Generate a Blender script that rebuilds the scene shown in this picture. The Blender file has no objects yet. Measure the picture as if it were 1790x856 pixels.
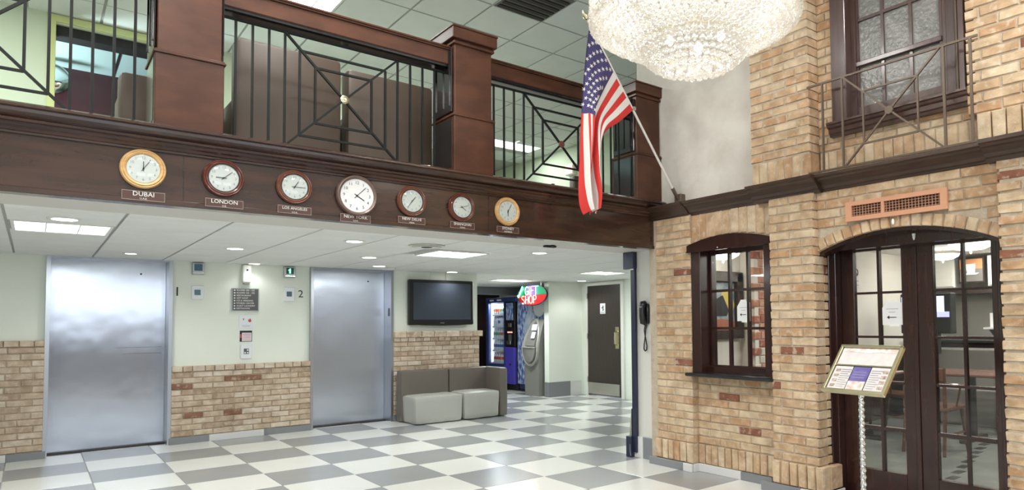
import bpy, bmesh, math, random
from mathutils import Vector, Matrix, noise

# ------------------------------------------------------------------ camera, world, lights, exposure
scn = bpy.context.scene
COL = scn.collection
cam_d = bpy.data.cameras.new('camera')
cam = bpy.data.objects.new('camera', cam_d)
COL.objects.link(cam)
scn.camera = cam
YAW, PITCH, ROLL, CAMH = math.radians(39.85), math.radians(2.39), math.radians(-0.60), 2.191 * 0.61
fwd = Vector((math.sin(YAW) * math.cos(PITCH), math.cos(YAW) * math.cos(PITCH), math.sin(PITCH)))
rgt = Vector((math.cos(YAW), -math.sin(YAW), 0))
upv = rgt.cross(fwd)
rgt2 = rgt * math.cos(ROLL) + upv * math.sin(ROLL)
up2 = -rgt * math.sin(ROLL) + upv * math.cos(ROLL)
cm = Matrix((rgt2, up2, -fwd)).transposed().to_4x4()
cm.translation = Vector((0, 0, CAMH))
cam.matrix_world = cm
cam_d.sensor_width = 36
cam_d.lens = 1169.0 * 36 / 1790
cam_d.shift_x = (895 - 1033.9) / 1790
cam_d.shift_y = (516.2 - 428) / 1790
cam_d.clip_start = 0.05

scn.view_settings.view_transform = 'Standard'
scn.view_settings.look = 'None'
scn.view_settings.gamma = 1
scn.view_settings.use_curve_mapping = False
scn.view_settings.exposure = 0.2

w = bpy.data.worlds.new('world')
scn.world = w
w.use_nodes = True
w.node_tree.nodes['Background'].inputs[0].default_value = (0.85, 0.92, 1.0, 1)
w.node_tree.nodes['Background'].inputs[1].default_value = 0.6


def lamp(name, kind, loc, power, color=(1, 1, 1), size=0.3, size_y=None, rot=(0, 0, 0), spot=None, radius=None):
    d = bpy.data.lights.new(name, kind)
    d.energy = power
    d.color = color
    if kind == 'AREA':
        d.shape = 'RECTANGLE' if size_y else 'DISK'
        d.size = size
        if size_y:
            d.size_y = size_y
    if kind == 'SPOT':
        d.spot_size = math.radians(spot or 120)
        d.spot_blend = 0.6
        d.shadow_soft_size = radius or 0.05
    if kind == 'POINT':
        d.shadow_soft_size = radius or 0.05
    o = bpy.data.objects.new(name, d)
    o.location = loc
    o.rotation_euler = rot
    COL.objects.link(o)
    return o


# daylight through the street windows behind the camera (openings in wall_front)
DAY = (0.86, 0.93, 1.0)
for wx in (-2.2, 0.6, 3.1):
    lamp('street_daylight', 'AREA', (wx, -2.93, 2.12), 20, DAY, 1.95, 1.0, (math.radians(90), 0, 0))
# fill panels added at the atrium ceiling to brighten the lobby, unseen above
ATRIUM = [(0.4, 0.7), (2.2, 0.3), (0.4, 2.6), (3.6, 0.5), (-1.6, 1.6), (-1.2, 3.6), (1.3, 3.9)]
for ax, ay in ATRIUM:
    lamp('atrium_fill_light', 'AREA', (ax, ay, 4.57), 46, (1.0, 0.975, 0.94), 0.6, 0.6)


# ------------------------------------------------------------------ materials
def new_mat(name):
    m = bpy.data.materials.new(name)
    m.use_nodes = True
    nt = m.node_tree
    return m, nt, nt.nodes['Principled BSDF']


def c4(c):
    return (c[0], c[1], c[2], 1)


def mat(name, col, rough=0.5, metal=0.0, col2=None, nscale=6, stretch=None, bump=0.0, bscale=60, spec=0.5,
        coat=0.0, emit=None, estr=0.0, detail=4, lo=0.35, hi=0.65):
    m, nt, b = new_mat(name)
    b.inputs['Base Color'].default_value = c4(col)
    b.inputs['Roughness'].default_value = rough
    b.inputs['Metallic'].default_value = metal
    b.inputs['Specular IOR Level'].default_value = spec
    b.inputs['Coat Weight'].default_value = coat
    b.inputs['Coat Roughness'].default_value = 0.12
    if emit:
        b.inputs['Emission Color'].default_value = c4(emit)
        b.inputs['Emission Strength'].default_value = estr
    N, L = nt.nodes, nt.links
    if col2 or bump:
        geo = N.new('ShaderNodeNewGeometry')
        mp = N.new('ShaderNodeMapping')
        L.new(geo.outputs['Position'], mp.inputs['Vector'])
        if stretch:
            mp.inputs['Scale'].default_value = stretch
    if col2:
        nz = N.new('ShaderNodeTexNoise')
        nz.inputs['Scale'].default_value = nscale
        nz.inputs['Detail'].default_value = detail
        L.new(mp.outputs[0], nz.inputs['Vector'])
        r = N.new('ShaderNodeValToRGB')
        r.color_ramp.elements[0].position = lo
        r.color_ramp.elements[1].position = hi
        r.color_ramp.elements[0].color = c4(col)
        r.color_ramp.elements[1].color = c4(col2)
        L.new(nz.outputs['Fac'], r.inputs['Fac'])
        L.new(r.outputs['Color'], b.inputs['Base Color'])
    if bump:
        n2 = N.new('ShaderNodeTexNoise')
        n2.inputs['Scale'].default_value = bscale
        n2.inputs['Detail'].default_value = 3
        L.new(mp.outputs[0], n2.inputs['Vector'])
        bp = N.new('ShaderNodeBump')
        bp.inputs['Strength'].default_value = bump
        bp.inputs['Distance'].default_value = 0.01
        L.new(n2.outputs['Fac'], bp.inputs['Height'])
        L.new(bp.outputs['Normal'], b.inputs['Normal'])
    return m


def brick_mat(name, stops):
    m, nt, b = new_mat(name)
    N, L = nt.nodes, nt.links
    oi = N.new('ShaderNodeObjectInfo')
    r = N.new('ShaderNodeValToRGB')
    r.color_ramp.interpolation = 'CONSTANT'
    e = r.color_ramp.elements
    while len(e) < len(stops):
        e.new(0.5)
    for i, (p, c) in enumerate(stops):
        e[i].position = p
        e[i].color = c4(c)
    L.new(oi.outputs['Random'], r.inputs['Fac'])
    geo = N.new('ShaderNodeNewGeometry')
    nz = N.new('ShaderNodeTexNoise')
    nz.inputs['Scale'].default_value = 11
    nz.inputs['Detail'].default_value = 5
    L.new(geo.outputs['Position'], nz.inputs['Vector'])
    rr = N.new('ShaderNodeValToRGB')
    rr.color_ramp.elements[0].position = 0.32
    rr.color_ramp.elements[0].color = (0.72, 0.66, 0.58, 1)
    rr.color_ramp.elements[1].position = 0.68
    rr.color_ramp.elements[1].color = (1.18, 1.2, 1.2, 1)
    L.new(nz.outputs['Fac'], rr.inputs['Fac'])
    mx = N.new('ShaderNodeMix')
    mx.data_type = 'RGBA'
    mx.blend_type = 'MULTIPLY'
    mx.inputs['Factor'].default_value = 0.85
    L.new(r.outputs['Color'], mx.inputs['A'])
    L.new(rr.outputs['Color'], mx.inputs['B'])
    n3 = N.new('ShaderNodeTexNoise')
    n3.inputs['Scale'].default_value = 19
    n3.inputs['Detail'].default_value = 6
    L.new(geo.outputs['Position'], n3.inputs['Vector'])
    r3 = N.new('ShaderNodeValToRGB')
    r3.color_ramp.elements[0].position = 0.54
    r3.color_ramp.elements[0].color = (0, 0, 0, 1)
    r3.color_ramp.elements[1].position = 0.66
    r3.color_ramp.elements[1].color = (.45, .45, .45, 1)
    L.new(n3.outputs['Fac'], r3.inputs['Fac'])
    m3 = N.new('ShaderNodeMix')
    m3.data_type = 'RGBA'
    L.new(r3.outputs['Color'], m3.inputs['Factor'])
    L.new(mx.outputs['Result'], m3.inputs['A'])
    m3.inputs['B'].default_value = (.70, .60, .48, 1)
    L.new(m3.outputs['Result'], b.inputs['Base Color'])
    b.inputs['Roughness'].default_value = 0.85
    n2 = N.new('ShaderNodeTexNoise')
    n2.inputs['Scale'].default_value = 70
    n2.inputs['Detail'].default_value = 4
    L.new(geo.outputs['Position'], n2.inputs['Vector'])
    bp = N.new('ShaderNodeBump')
    bp.inputs['Strength'].default_value = 0.5
    bp.inputs['Distance'].default_value = 0.006
    L.new(n2.outputs['Fac'], bp.inputs['Height'])
    L.new(bp.outputs['Normal'], b.inputs['Normal'])
    return m


def glass_mat(name, tint=(1, 1, 1), refl=0.10):
    m, nt, b = new_mat(name)
    N, L = nt.nodes, nt.links
    N.remove(b)
    out = N['Material Output']
    tr = N.new('ShaderNodeBsdfTransparent')
    tr.inputs[0].default_value = c4(tint)
    gl = N.new('ShaderNodeBsdfGlossy')
    gl.inputs['Roughness'].default_value = 0.02
    fr = N.new('ShaderNodeLayerWeight')
    fr.inputs['Blend'].default_value = 0.5
    pw = N.new('ShaderNodeMath')
    pw.operation = 'POWER'
    pw.inputs[1].default_value = 4.0
    L.new(fr.outputs['Facing'], pw.inputs[0])
    ad = N.new('ShaderNodeMath')
    ad.operation = 'MULTIPLY_ADD'
    ad.inputs[1].default_value = 0.6
    ad.inputs[2].default_value = refl / 2
    L.new(pw.outputs[0], ad.inputs[0])
    mx = N.new('ShaderNodeMixShader')
    L.new(ad.outputs[0], mx.inputs[0])
    L.new(tr.outputs[0], mx.inputs[1])
    L.new(gl.outputs[0], mx.inputs[2])
    L.new(mx.outputs[0], out.inputs[0])
    return m


def emit_mat(name, col, s):
    m, nt, b = new_mat(name)
    b.inputs['Base Color'].default_value = (0.8, 0.8, 0.8, 1)
    b.inputs['Emission Color'].default_value = c4(col)
    b.inputs['Emission Strength'].default_value = s
    return m


def crystal_mat(name):
    m, nt, b = new_mat(name)
    N, L = nt.nodes, nt.links
    N.remove(b)
    out = N['Material Output']
    gs = N.new('ShaderNodeBsdfGlass')
    gs.inputs['Color'].default_value = (1, .99, .97, 1)
    gs.inputs['IOR'].default_value = 1.5
    gs.inputs['Roughness'].default_value = 0.02
    tl = N.new('ShaderNodeBsdfTranslucent')
    tl.inputs[0].default_value = (1, 0.97, 0.93, 1)
    tr = N.new('ShaderNodeBsdfTransparent')
    m1 = N.new('ShaderNodeMixShader'); m1.inputs[0].default_value = 0.28
    L.new(gs.outputs[0], m1.inputs[1]); L.new(tl.outputs[0], m1.inputs[2])
    m3 = N.new('ShaderNodeMixShader'); m3.inputs[0].default_value = 0.15
    L.new(m1.outputs[0], m3.inputs[1]); L.new(tr.outputs[0], m3.inputs[2])
    L.new(m3.outputs[0], out.inputs[0])
    return m


def brushed_mat(name, col, rough):
    """sheet steel with a vertical brush: it spreads reflections sideways"""
    m, nt, b = new_mat(name)
    N, L = nt.nodes, nt.links
    b.inputs['Base Color'].default_value = c4(col)
    b.inputs['Metallic'].default_value = 1
    b.inputs['Roughness'].default_value = rough
    b.inputs['Anisotropic'].default_value = 0.9
    cx = N.new('ShaderNodeCombineXYZ')
    cx.inputs[0].default_value = 1
    L.new(cx.outputs[0], b.inputs['Tangent'])
    geo = N.new('ShaderNodeNewGeometry')
    n2 = N.new('ShaderNodeTexNoise')
    n2.inputs['Scale'].default_value = 2.2
    L.new(geo.outputs['Position'], n2.inputs['Vector'])
    bp = N.new('ShaderNodeBump')
    bp.inputs['Strength'].default_value = 0.10
    bp.inputs['Distance'].default_value = 0.05
    L.new(n2.outputs['Fac'], bp.inputs['Height'])
    L.new(bp.outputs['Normal'], b.inputs['Normal'])
    return m


M = {}
M['brick'] = brick_mat('tan_brick', [(0, (.52, .36, .225)), (.24, (.575, .425, .28)), (.46, (.49, .305, .175)), (.62, (.60, .465, .325)), (.80, (.54, .375, .24)), (.98, (.24, .095, .055))])
M['brick_hall'] = brick_mat('hall_brick', [(0, (.54, .42, .32)), (.25, (.60, .49, .39)), (.45, (.45, .335, .25)), (.62, (.63, .53, .44)), (.80, (.56, .44, .34)), (.978, (.25, .12, .075))])
M['brick_quoin'] = brick_mat('red_white_brick', [(0, (.48, .22, .15)), (.3, (.62, .58, .53)), (.5, (.36, .13, .09)), (.7, (.55, .30, .22)), (.85, (.12, .09, .08))])
M['mortar'] = mat('mortar', (.44, .36, .27), .95, bump=.5, bscale=90, col2=(.53, .45, .35), nscale=14)
M['plaster'] = mat('pale_green_plaster', (.82, .86, .78), .7, bump=.08, bscale=120, col2=(.79, .83, .75), nscale=2)
M['mezzwall'] = mat('mezzanine_green_paint', (.60, .68, .52), .7, bump=.06, bscale=120)
M['yellowtrim'] = mat('yellow_green_door_trim', (.60, .66, .30), .5)
M['venetian'] = mat('mottled_grey_beige_plaster', (.58, .53, .475), .75, col2=(.70, .655, .60), nscale=3.5, detail=6, bump=.25, bscale=25)
M['white'] = mat('white_paint', (.78, .78, .74), .6)
M['columnwhite'] = mat('column_off_white', (.66, .65, .61), .6, bump=.08, bscale=60)
M['soffit'] = mat('soffit_paint', (.60, .59, .55), .6)
M['ctile'] = mat('ceiling_tile', (.82, .83, .81), .9, bump=.25, bscale=220, col2=(.78, .79, .77), nscale=3)
M['ctileup'] = mat('mezzanine_ceiling_tile', (.74, .80, .78), .9, bump=.25, bscale=220, col2=(.70, .76, .74), nscale=3)
M['cgrid'] = mat('ceiling_grid', (.42, .43, .42), .6)
M['ftw'] = mat('white_floor_tile', (.74, .74, .71), .22, col2=(.70, .70, .67), nscale=1.2)
M['ftg'] = mat('grey_floor_tile', (.275, .285, .30), .24, col2=(.31, .315, .315), nscale=1.0)
M['grout'] = mat('grout', (.42, .42, .40), .8)
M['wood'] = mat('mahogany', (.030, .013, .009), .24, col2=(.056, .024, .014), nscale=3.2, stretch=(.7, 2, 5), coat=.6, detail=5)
M['woodred'] = mat('reddish_mahogany', (.056, .020, .011), .34, col2=(.090, .034, .018), nscale=3, stretch=(1.3, 1.3, 3), coat=.05, spec=.3, detail=6)  # lighter, redder mahogany of the posts and handrails
M['woodv'] = mat('dark_door_wood', (.022, .008, .007), .22, col2=(.040, .013, .010), nscale=6, stretch=(6, 6, .7), coat=.4)
M['woodup'] = mat('purple_brown_wood', (.055, .026, .022), .28, col2=(.085, .042, .035), nscale=6, stretch=(6, 6, .7), coat=.3)
M['lacquer'] = mat('black_lacquer', (.012, .011, .012), .15, coat=.4)
M['cornice'] = mat('dark_cornice_wood', (.040, .021, .014), .35, col2=(.060, .033, .022), nscale=8, stretch=(4, .6, 4))
M['iron'] = mat('black_iron', (.007, .009, .008), .55, spec=.25)
M['bronze'] = mat('brown_painted_iron', (.12, .085, .060), .4, metal=.3)
M['steel'] = brushed_mat('brushed_steel', (.62, .66, .76), .27)
M['steeltrim'] = mat('steel_trim', (.48, .50, .54), .3, metal=1)
M['chrome'] = mat('chrome', (.8, .8, .8), .12, metal=1)
M['brass'] = mat('pale_brass', (.66, .60, .40), .25, metal=1)
M['satin'] = mat('satin_metal', (.55, .53, .48), .35, metal=1)
M['black'] = mat('black_plastic', (.012, .012, .013), .25)
M['blackmat'] = mat('matte_black', (.01, .01, .011), .6)
M['screen'] = mat('dark_screen', (.045, .055, .075), .12)
M['navy'] = mat('navy_metal', (.018, .024, .055), .35)
M['mezzfloor'] = mat('mezzanine_bounce_floor', (.40, .38, .34), .9)  # unseen floor, made pale to bounce light up to the mezzanine ceiling
M['taupe'] = mat('taupe_vinyl', (.15, .13, .112), .42, bump=.12, bscale=140)
M['taupel'] = mat('mezzanine_brown_vinyl', (.105, .075, .055), .5, bump=.12, bscale=140)
M['greyvinyl'] = mat('light_grey_vinyl', (.45, .445, .41), .42, bump=.2, bscale=7)
M['oak'] = mat('light_oak', (.56, .33, .13), .35, col2=(.66, .42, .19), nscale=9, stretch=(1, 4, 6))
M['cherry'] = mat('cherry_clock_wood', (.10, .024, .014), .2, coat=.5, col2=(.14, .038, .022), nscale=9)
M['copperbrown'] = mat('red_brown_clock_wood', (.16, .055, .032), .2, coat=.4)
M['bronzegrey'] = mat('bronze_clock_metal', (.17, .115, .095), .35, metal=.3)
M['dial'] = mat('clock_dial', (.78, .78, .78), .4)
M['ink'] = mat('ink', (.01, .01, .012), .5)
M['inkgrey'] = mat('grey_ink', (.30, .30, .32), .6)
M['plaque'] = mat('plaque_brown', (.085, .040, .032), .3)
M['plaqueline'] = mat('plaque_border', (.42, .33, .28), .4)
M['letter'] = mat('white_letter', (.85, .84, .80), .5)
M['dirgrey'] = mat('directory_grey', (.10, .10, .105), .45)
M['panelwhite'] = mat('switch_plate_white', (.80, .82, .86), .35)
M['lcd'] = mat('lcd_blue', (.06, .13, .17), .2)
M['green'] = emit_mat('green_digit', (.15, 1, .5), 2.5)
M['lcdgreen'] = mat('lcd_dark_green', (.01, .10, .05), .2)
M['red'] = mat('flag_red', (.62, .035, .03), .75)
M['flagwhite'] = mat('flag_white', (.74, .71, .68), .8)
M['flagblue'] = mat('flag_blue', (.060, .050, .155), .8)
M['redprint'] = mat('red_print', (.6, .08, .08), .6)
M['copper'] = mat('salmon_copper_vent', (.60, .30, .18), .45)
M['ventdark'] = mat('vent_dark', (.025, .015, .012), .7)
M['frost'] = mat('frosted_patterned_glass', (.15, .147, .135), .22, col2=(.21, .205, .19), nscale=7, bump=.5, bscale=28)
M['glass'] = glass_mat('window_glass', (.93, .95, .94), .07)
M['vglass'] = glass_mat('vending_glass', (.95, .97, 1), .04)
M['fluo'] = emit_mat('fluorescent_diffuser', (.95, 1, 1), 3)
M['bulb'] = emit_mat('bulb', (1, .98, .94), 16)
M['down'] = emit_mat('downlight_lens', (1, .98, .93), 9)
M['bowl'] = emit_mat('alabaster_bowl', (1, .93, .82), 4.5)
M['crystal'] = crystal_mat('crystal')
M['purple'] = mat('vending_purple', (.085, .065, .50), .35)
M['vblue'] = mat('vending_blue', (.03, .05, .18), .3)
M['splash'] = mat('blue_water_print', (.04, .09, .34), .3, col2=(.62, .70, .84), nscale=9, detail=8, stretch=(1, 2.2, 1), lo=.42, hi=.66)
M['vinside'] = mat('vending_interior', (.8, .82, .85), .4)
M['atm'] = mat('atm_grey', (.25, .243, .228), .4)
M['atmlight'] = mat('atm_pale_grey', (.33, .325, .30), .4)
M['atmscreen'] = emit_mat('atm_screen', (.3, .3, .8), .5)
M['neong'] = emit_mat('neon_green', (.05, 1, .45), 5)
M['neonr'] = emit_mat('neon_red', (1, .22, .17), 4.5)
M['neonw'] = emit_mat('neon_white', (.95, .75, 1), 5)
M['signface'] = mat('sign_face', (.03, .012, .03), .3)
M['signred'] = mat('sign_red_face', (.35, .01, .012), .3)
M['signgreen'] = mat('sign_green_face', (.01, .16, .07), .3)
M['signviolet'] = mat('sign_violet_face', (.12, .08, .30), .3)
M['paper'] = mat('paper', (.80, .80, .81), .7)
M['menupaper'] = mat('menu_paper', (.66, .62, .60), .35, col2=(.60, .55, .55), nscale=25)
M['menublue'] = mat('menu_blue', (.10, .08, .26), .3, col2=(.16, .13, .36), nscale=12)
M['menufood'] = mat('menu_food_photo', (.55, .40, .33), .3, col2=(.78, .74, .72), nscale=30)
M['menufood2'] = mat('menu_small_photo', (.22, .15, .12), .3, col2=(.55, .45, .38), nscale=60)
M['restwall'] = mat('restaurant_wall', (.72, .69, .64), .7)
M['restdark'] = mat('restaurant_dark_wood', (.03, .018, .015), .35)
M['restfloor'] = mat('restaurant_floor', (.155, .17, .16), .3, col2=(.20, .215, .20), nscale=5)
M['restdot'] = mat('restaurant_floor_dark_tile', (.03, .03, .03), .3)
M['restceil'] = mat('restaurant_ceiling', (.66, .64, .60), .8)
M['chairwood'] = mat('red_brown_chair_wood', (.13, .055, .035), .25, coat=.3)
M['tabletop'] = mat('table_top', (.20, .10, .08), .2)
M['tvblue'] = emit_mat('lit_blue_screen', (.28, .32, 1), 1.2)
M['tvpale'] = emit_mat('lit_pale_screen', (.55, .62, 1), 1.6)
M['orange'] = mat('poster_orange', (.62, .28, .13), .5)
M['postergrey'] = mat('poster_grey', (.20, .19, .18), .5)
M['paintsky'] = mat('painting_blue', (.12, .20, .30), .5, col2=(.30, .34, .36), nscale=12)
M['paintyellow'] = mat('painting_yellow', (.62, .48, .12), .5)
M['paintred'] = mat('painting_brick_red', (.38, .13, .08), .5)
M['tealceil'] = mat('teal_ceiling', (.38, .50, .50), .6)
M['darkred'] = mat('dark_red_wall', (.06, .020, .026), .3)
M['kick'] = mat('kick_plate', (.56, .54, .48), .38, metal=.85)
M['doordark'] = mat('restroom_door_dark', (.030, .021, .017), .35, col2=(.042, .03, .024), nscale=6, stretch=(6, 6, .7))
M['basegrey'] = mat('grey_base_tile', (.215, .225, .24), .3)
M['basewhite'] = mat('white_base_tile', (.68, .68, .67), .3)
M['exitred'] = emit_mat('exit_red', (1, .16, .10), 1.2)
for nm, c, t in [('b_clear', (.74, .78, .82), .3), ('b_blue', (.10, .16, .45), .3), ('b_red', (.62, .09, .05), .3),
                 ('b_orange', (.75, .25, .06), .3), ('b_green', (.16, .36, .20), .3), ('b_white', (.75, .75, .78), .3), ('b_brown', (.16, .05, .03), .25)]:
    M[nm] = mat(nm, c, t)


# ------------------------------------------------------------------ mesh helpers
class MB:
    def __init__(self):
        self.v, self.f, self.m = [], [], []

    def add(self, vs, fs, mi=0, T=None):
        o = len(self.v)
        self.v += [(T @ Vector(p)) if T else Vector(p) for p in vs]
        self.f += [tuple(i + o for i in f) for f in fs]
        self.m += [mi] * len(fs)
        return self

    def box(self, x0, x1, y0, y1, z0, z1, mi=0, T=None, b=0.0):
        x0, x1 = sorted((x0, x1)); y0, y1 = sorted((y0, y1)); z0, z1 = sorted((z0, z1))
        e = (len(self.f) // 6 % 9) * 1.3e-4      # keeps the faces of crossing boxes from coinciding
        x0 -= e; x1 += e; y0 -= e; y1 += e; z0 -= e; z1 += e
        if b > 0:
            bm = bmesh.new()
            bmesh.ops.create_cube(bm, size=1)
            for q in bm.verts:
                q.co = Vector(((x0 + x1) / 2 + q.co.x * (x1 - x0), (y0 + y1) / 2 + q.co.y * (y1 - y0), (z0 + z1) / 2 + q.co.z * (z1 - z0)))
            bmesh.ops.bevel(bm, geom=bm.edges[:], offset=b, segments=2 if b > .012 else 1, affect='EDGES', profile=0.5)
            bm.verts.index_update()
            self.add([q.co.copy() for q in bm.verts], [[q.index for q in f.verts] for f in bm.faces], mi, T)
            bm.free()
            return self
        vs = [(x, y, z) for x in (x0, x1) for y in (y0, y1) for z in (z0, z1)]
        fs = [(0, 1, 3, 2), (4, 6, 7, 5), (0, 4, 5, 1), (2, 3, 7, 6), (0, 2, 6, 4), (1, 5, 7, 3)]
        return self.add(vs, fs, mi, T)

    def prism(self, pts, axis, a0, a1, mi=0, T=None):
        n = len(pts)

        def P(p, a):
            return {'x': (a, p[0], p[1]), 'y': (p[0], a, p[1]), 'z': (p[0], p[1], a)}[axis]
        vs = [P(p, a0) for p in pts] + [P(p, a1) for p in pts]
        fs = [tuple(range(n)), tuple(range(2 * n - 1, n - 1, -1))]
        fs += [(i, i + n, (i + 1) % n + n, (i + 1) % n) for i in range(n)]
        return self.add(vs, fs, mi, T)

    def lathe(self, prof, T=None, seg=32, mi=0):
        """prof [(r, z)] round local z"""
        vs, fs = [], []
        for r, z in prof:
            for k in range(seg):
                a = 2 * math.pi * k / seg
                vs.append((r * math.cos(a), r * math.sin(a), z))
        for j in range(len(prof) - 1):
            for k in range(seg):
                a, b = j * seg + k, j * seg + (k + 1) % seg
                fs.append((a, b, b + seg, a + seg))
        fs.append(tuple(range(seg - 1, -1, -1)))
        e = (len(prof) - 1) * seg
        fs.append(tuple(range(e, e + seg)))
        return self.add(vs, fs, mi, T)

    def cyl(self, p0, p1, r, seg=12, mi=0, r1=None):
        p0, p1 = Vector(p0), Vector(p1)
        d = p1 - p0
        T = Matrix.Translation(p0) @ d.to_track_quat('Z', 'Y').to_matrix().to_4x4()
        return self.lathe([(r, 0), (r1 if r1 is not None else r, d.length)], T, seg, mi)

    def bar(self, p0, p1, wdt, hgt=None, mi=0, nrm=(0, -1, 0)):
        """square bar from p0 to p1; nrm is the thickness direction"""
        p0, p1, n = Vector(p0), Vector(p1), Vector(nrm)
        d = (p1 - p0).normalized()
        s = d.cross(n).normalized() * (wdt / 2)
        n = n.normalized() * ((hgt or wdt) / 2)
        vs = [p0 - s - n, p0 + s - n, p0 + s + n, p0 - s + n, p1 - s - n, p1 + s - n, p1 + s + n, p1 - s + n]
        fs = [(0, 3, 2, 1), (4, 5, 6, 7), (0, 1, 5, 4), (1, 2, 6, 5), (2, 3, 7, 6), (3, 0, 4, 7)]
        return self.add(vs, fs, mi)

    def tube(self, pts, r, seg=8, mi=0):
        pts = [Vector(p) for p in pts]
        vs, fs = [], []
        n0 = None
        for i, p in enumerate(pts):
            d = (pts[min(i + 1, len(pts) - 1)] - pts[max(i - 1, 0)]).normalized()
            if n0 is None:
                n0 = d.orthogonal().normalized()
            n0 = (n0 - d * n0.dot(d)).normalized()
            b = d.cross(n0)
            rr = r[i] if isinstance(r, (list, tuple)) else r
            for k in range(seg):
                a = 2 * math.pi * k / seg
                vs.append(p + (n0 * math.cos(a) + b * math.sin(a)) * rr)
        for i in range(len(pts) - 1):
            for k in range(seg):
                a, c = i * seg + k, i * seg + (k + 1) % seg
                fs.append((a, c, c + seg, a + seg))
        fs.append(tuple(range(seg - 1, -1, -1)))
        e = (len(pts) - 1) * seg
        fs.append(tuple(range(e, e + seg)))
        return self.add(vs, fs, mi)

    def text(self, s, size, T, mi=0, align='CENTER'):
        vs, fs = text_geo(s, align)
        return self.add([Vector(p) * size for p in vs], fs, mi, T)


_tg = {}


def text_geo(s, align):
    k = (s, align)
    if k not in _tg:
        cu = bpy.data.curves.new('t', 'FONT')
        cu.body = s
        cu.align_x = align
        cu.align_y = 'CENTER'
        cu.size = 1
        cu.resolution_u = 2
        cu.extrude = 0.02
        ob = bpy.data.objects.new('t', cu)
        COL.objects.link(ob)
        dg = bpy.context.evaluated_depsgraph_get()
        me = bpy.data.meshes.new_from_object(ob.evaluated_get(dg))
        _tg[k] = ([v.co.copy() for v in me.vertices], [tuple(p.vertices) for p in me.polygons])
        bpy.data.objects.remove(ob)
        bpy.data.curves.remove(cu)
        bpy.data.meshes.remove(me)
    return _tg[k]


WO = {}


def tag(o, label=None, cat=None, group=None, kind=None):
    if label: o['label'] = label
    if cat: o['category'] = cat
    if group: o['group'] = group
    if kind: o['kind'] = kind
    return o


def build(name, mb, mats, parent=None, smooth=False, at=None):
    """link a mesh; world coordinates are taken relative to the parent's (or its own base) origin"""
    if not isinstance(mats, (list, tuple)):
        mats = [mats]
    if parent is not None:
        org = WO[parent.name]
    elif at is not None:
        org = Vector(at)
    else:
        xs = [p.x for p in mb.v]; ys = [p.y for p in mb.v]; zs = [p.z for p in mb.v]
        org = Vector(((min(xs) + max(xs)) / 2, (min(ys) + max(ys)) / 2, min(zs)))
    me = bpy.data.meshes.new(name)
    me.from_pydata([p - org for p in mb.v], [], mb.f)
    for m_ in mats:
        me.materials.append(M[m_] if isinstance(m_, str) else m_)
    if len(mats) > 1:
        for p, i in zip(me.polygons, mb.m):
            p.material_index = i
    bm = bmesh.new()
    bm.from_mesh(me)
    bmesh.ops.recalc_face_normals(bm, faces=bm.faces[:])
    bm.to_mesh(me)
    bm.free()
    if smooth:
        me.polygons.foreach_set('use_smooth', [True] * len(me.polygons))
        try:
            me.set_sharp_from_angle(angle=math.radians(38))
        except Exception:
            pass
    o = bpy.data.objects.new(name, me)
    COL.objects.link(o)
    if parent is not None:
        o.parent = parent
        WO[o.name] = Vector(org)
    else:
        o.location = org
        WO[o.name] = org.copy()
    return o


def thing(name, label, cat, loc, group=None, kind=None):
    o = bpy.data.objects.new(name, None)
    o.empty_display_size = 0.1
    COL.objects.link(o)
    o.location = loc
    WO[o.name] = Vector(loc)
    return tag(o, label, cat, group, kind)


def struct(name, mb, mats, label, cat, smooth=False):
    return tag(build(name, mb, mats, None, smooth, (0, 0, 0)), label, cat, None, 'structure')


def box(*a, **k):
    return MB().box(*a, **k)


def TY(x, y, z):
    """text frame on a surface that faces -Y"""
    return Matrix.Translation((x, y, z)) @ Matrix.Rotation(math.radians(90), 4, 'X')


def TX(x, y, z):
    """text frame on a surface that faces -X"""
    return Matrix.Translation((x, y, z)) @ Matrix.Rotation(math.radians(-90), 4, 'Z') @ Matrix.Rotation(math.radians(90), 4, 'X')


# ------------------------------------------------------------------ bricks and tiles
RB = random.Random(5)


def unit_brick(mname, seed, tall=False):
    r = random.Random(seed)
    cx, cz = (.03, .10) if not tall else (.10, .03)
    j = lambda s: r.uniform(-s, s)
    ox = .5; oz = .5
    fr, md, bk = [], [], []
    for sx, sz in ((-1, -1), (1, -1), (1, 1), (-1, 1)):
        dx, dz = (j(.012), j(.05)) if not tall else (j(.05), j(.012))
        fr.append((sx * (ox - cx) + dx, j(.03), sz * (oz - cz) + dz))
        md.append((sx * ox + dx * .6, .10, sz * oz + dz * .6))
        bk.append((sx * ox, 1, sz * oz))
    vs = fr + md + bk
    fs = [(0, 1, 2, 3), (11, 10, 9, 8)]
    for k in range(4):
        n = (k + 1) % 4
        fs += [(k, k + 4, n + 4, n), (k + 4, k + 8, n + 8, n + 4)]
    me = bpy.data.meshes.new('brick')
    me.from_pydata(vs, [], fs)
    me.materials.append(M[mname])
    bm = bmesh.new(); bm.from_mesh(me)
    bmesh.ops.recalc_face_normals(bm, faces=bm.faces[:])
    bm.to_mesh(me); bm.free()
    return me


_ub = {}


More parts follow.
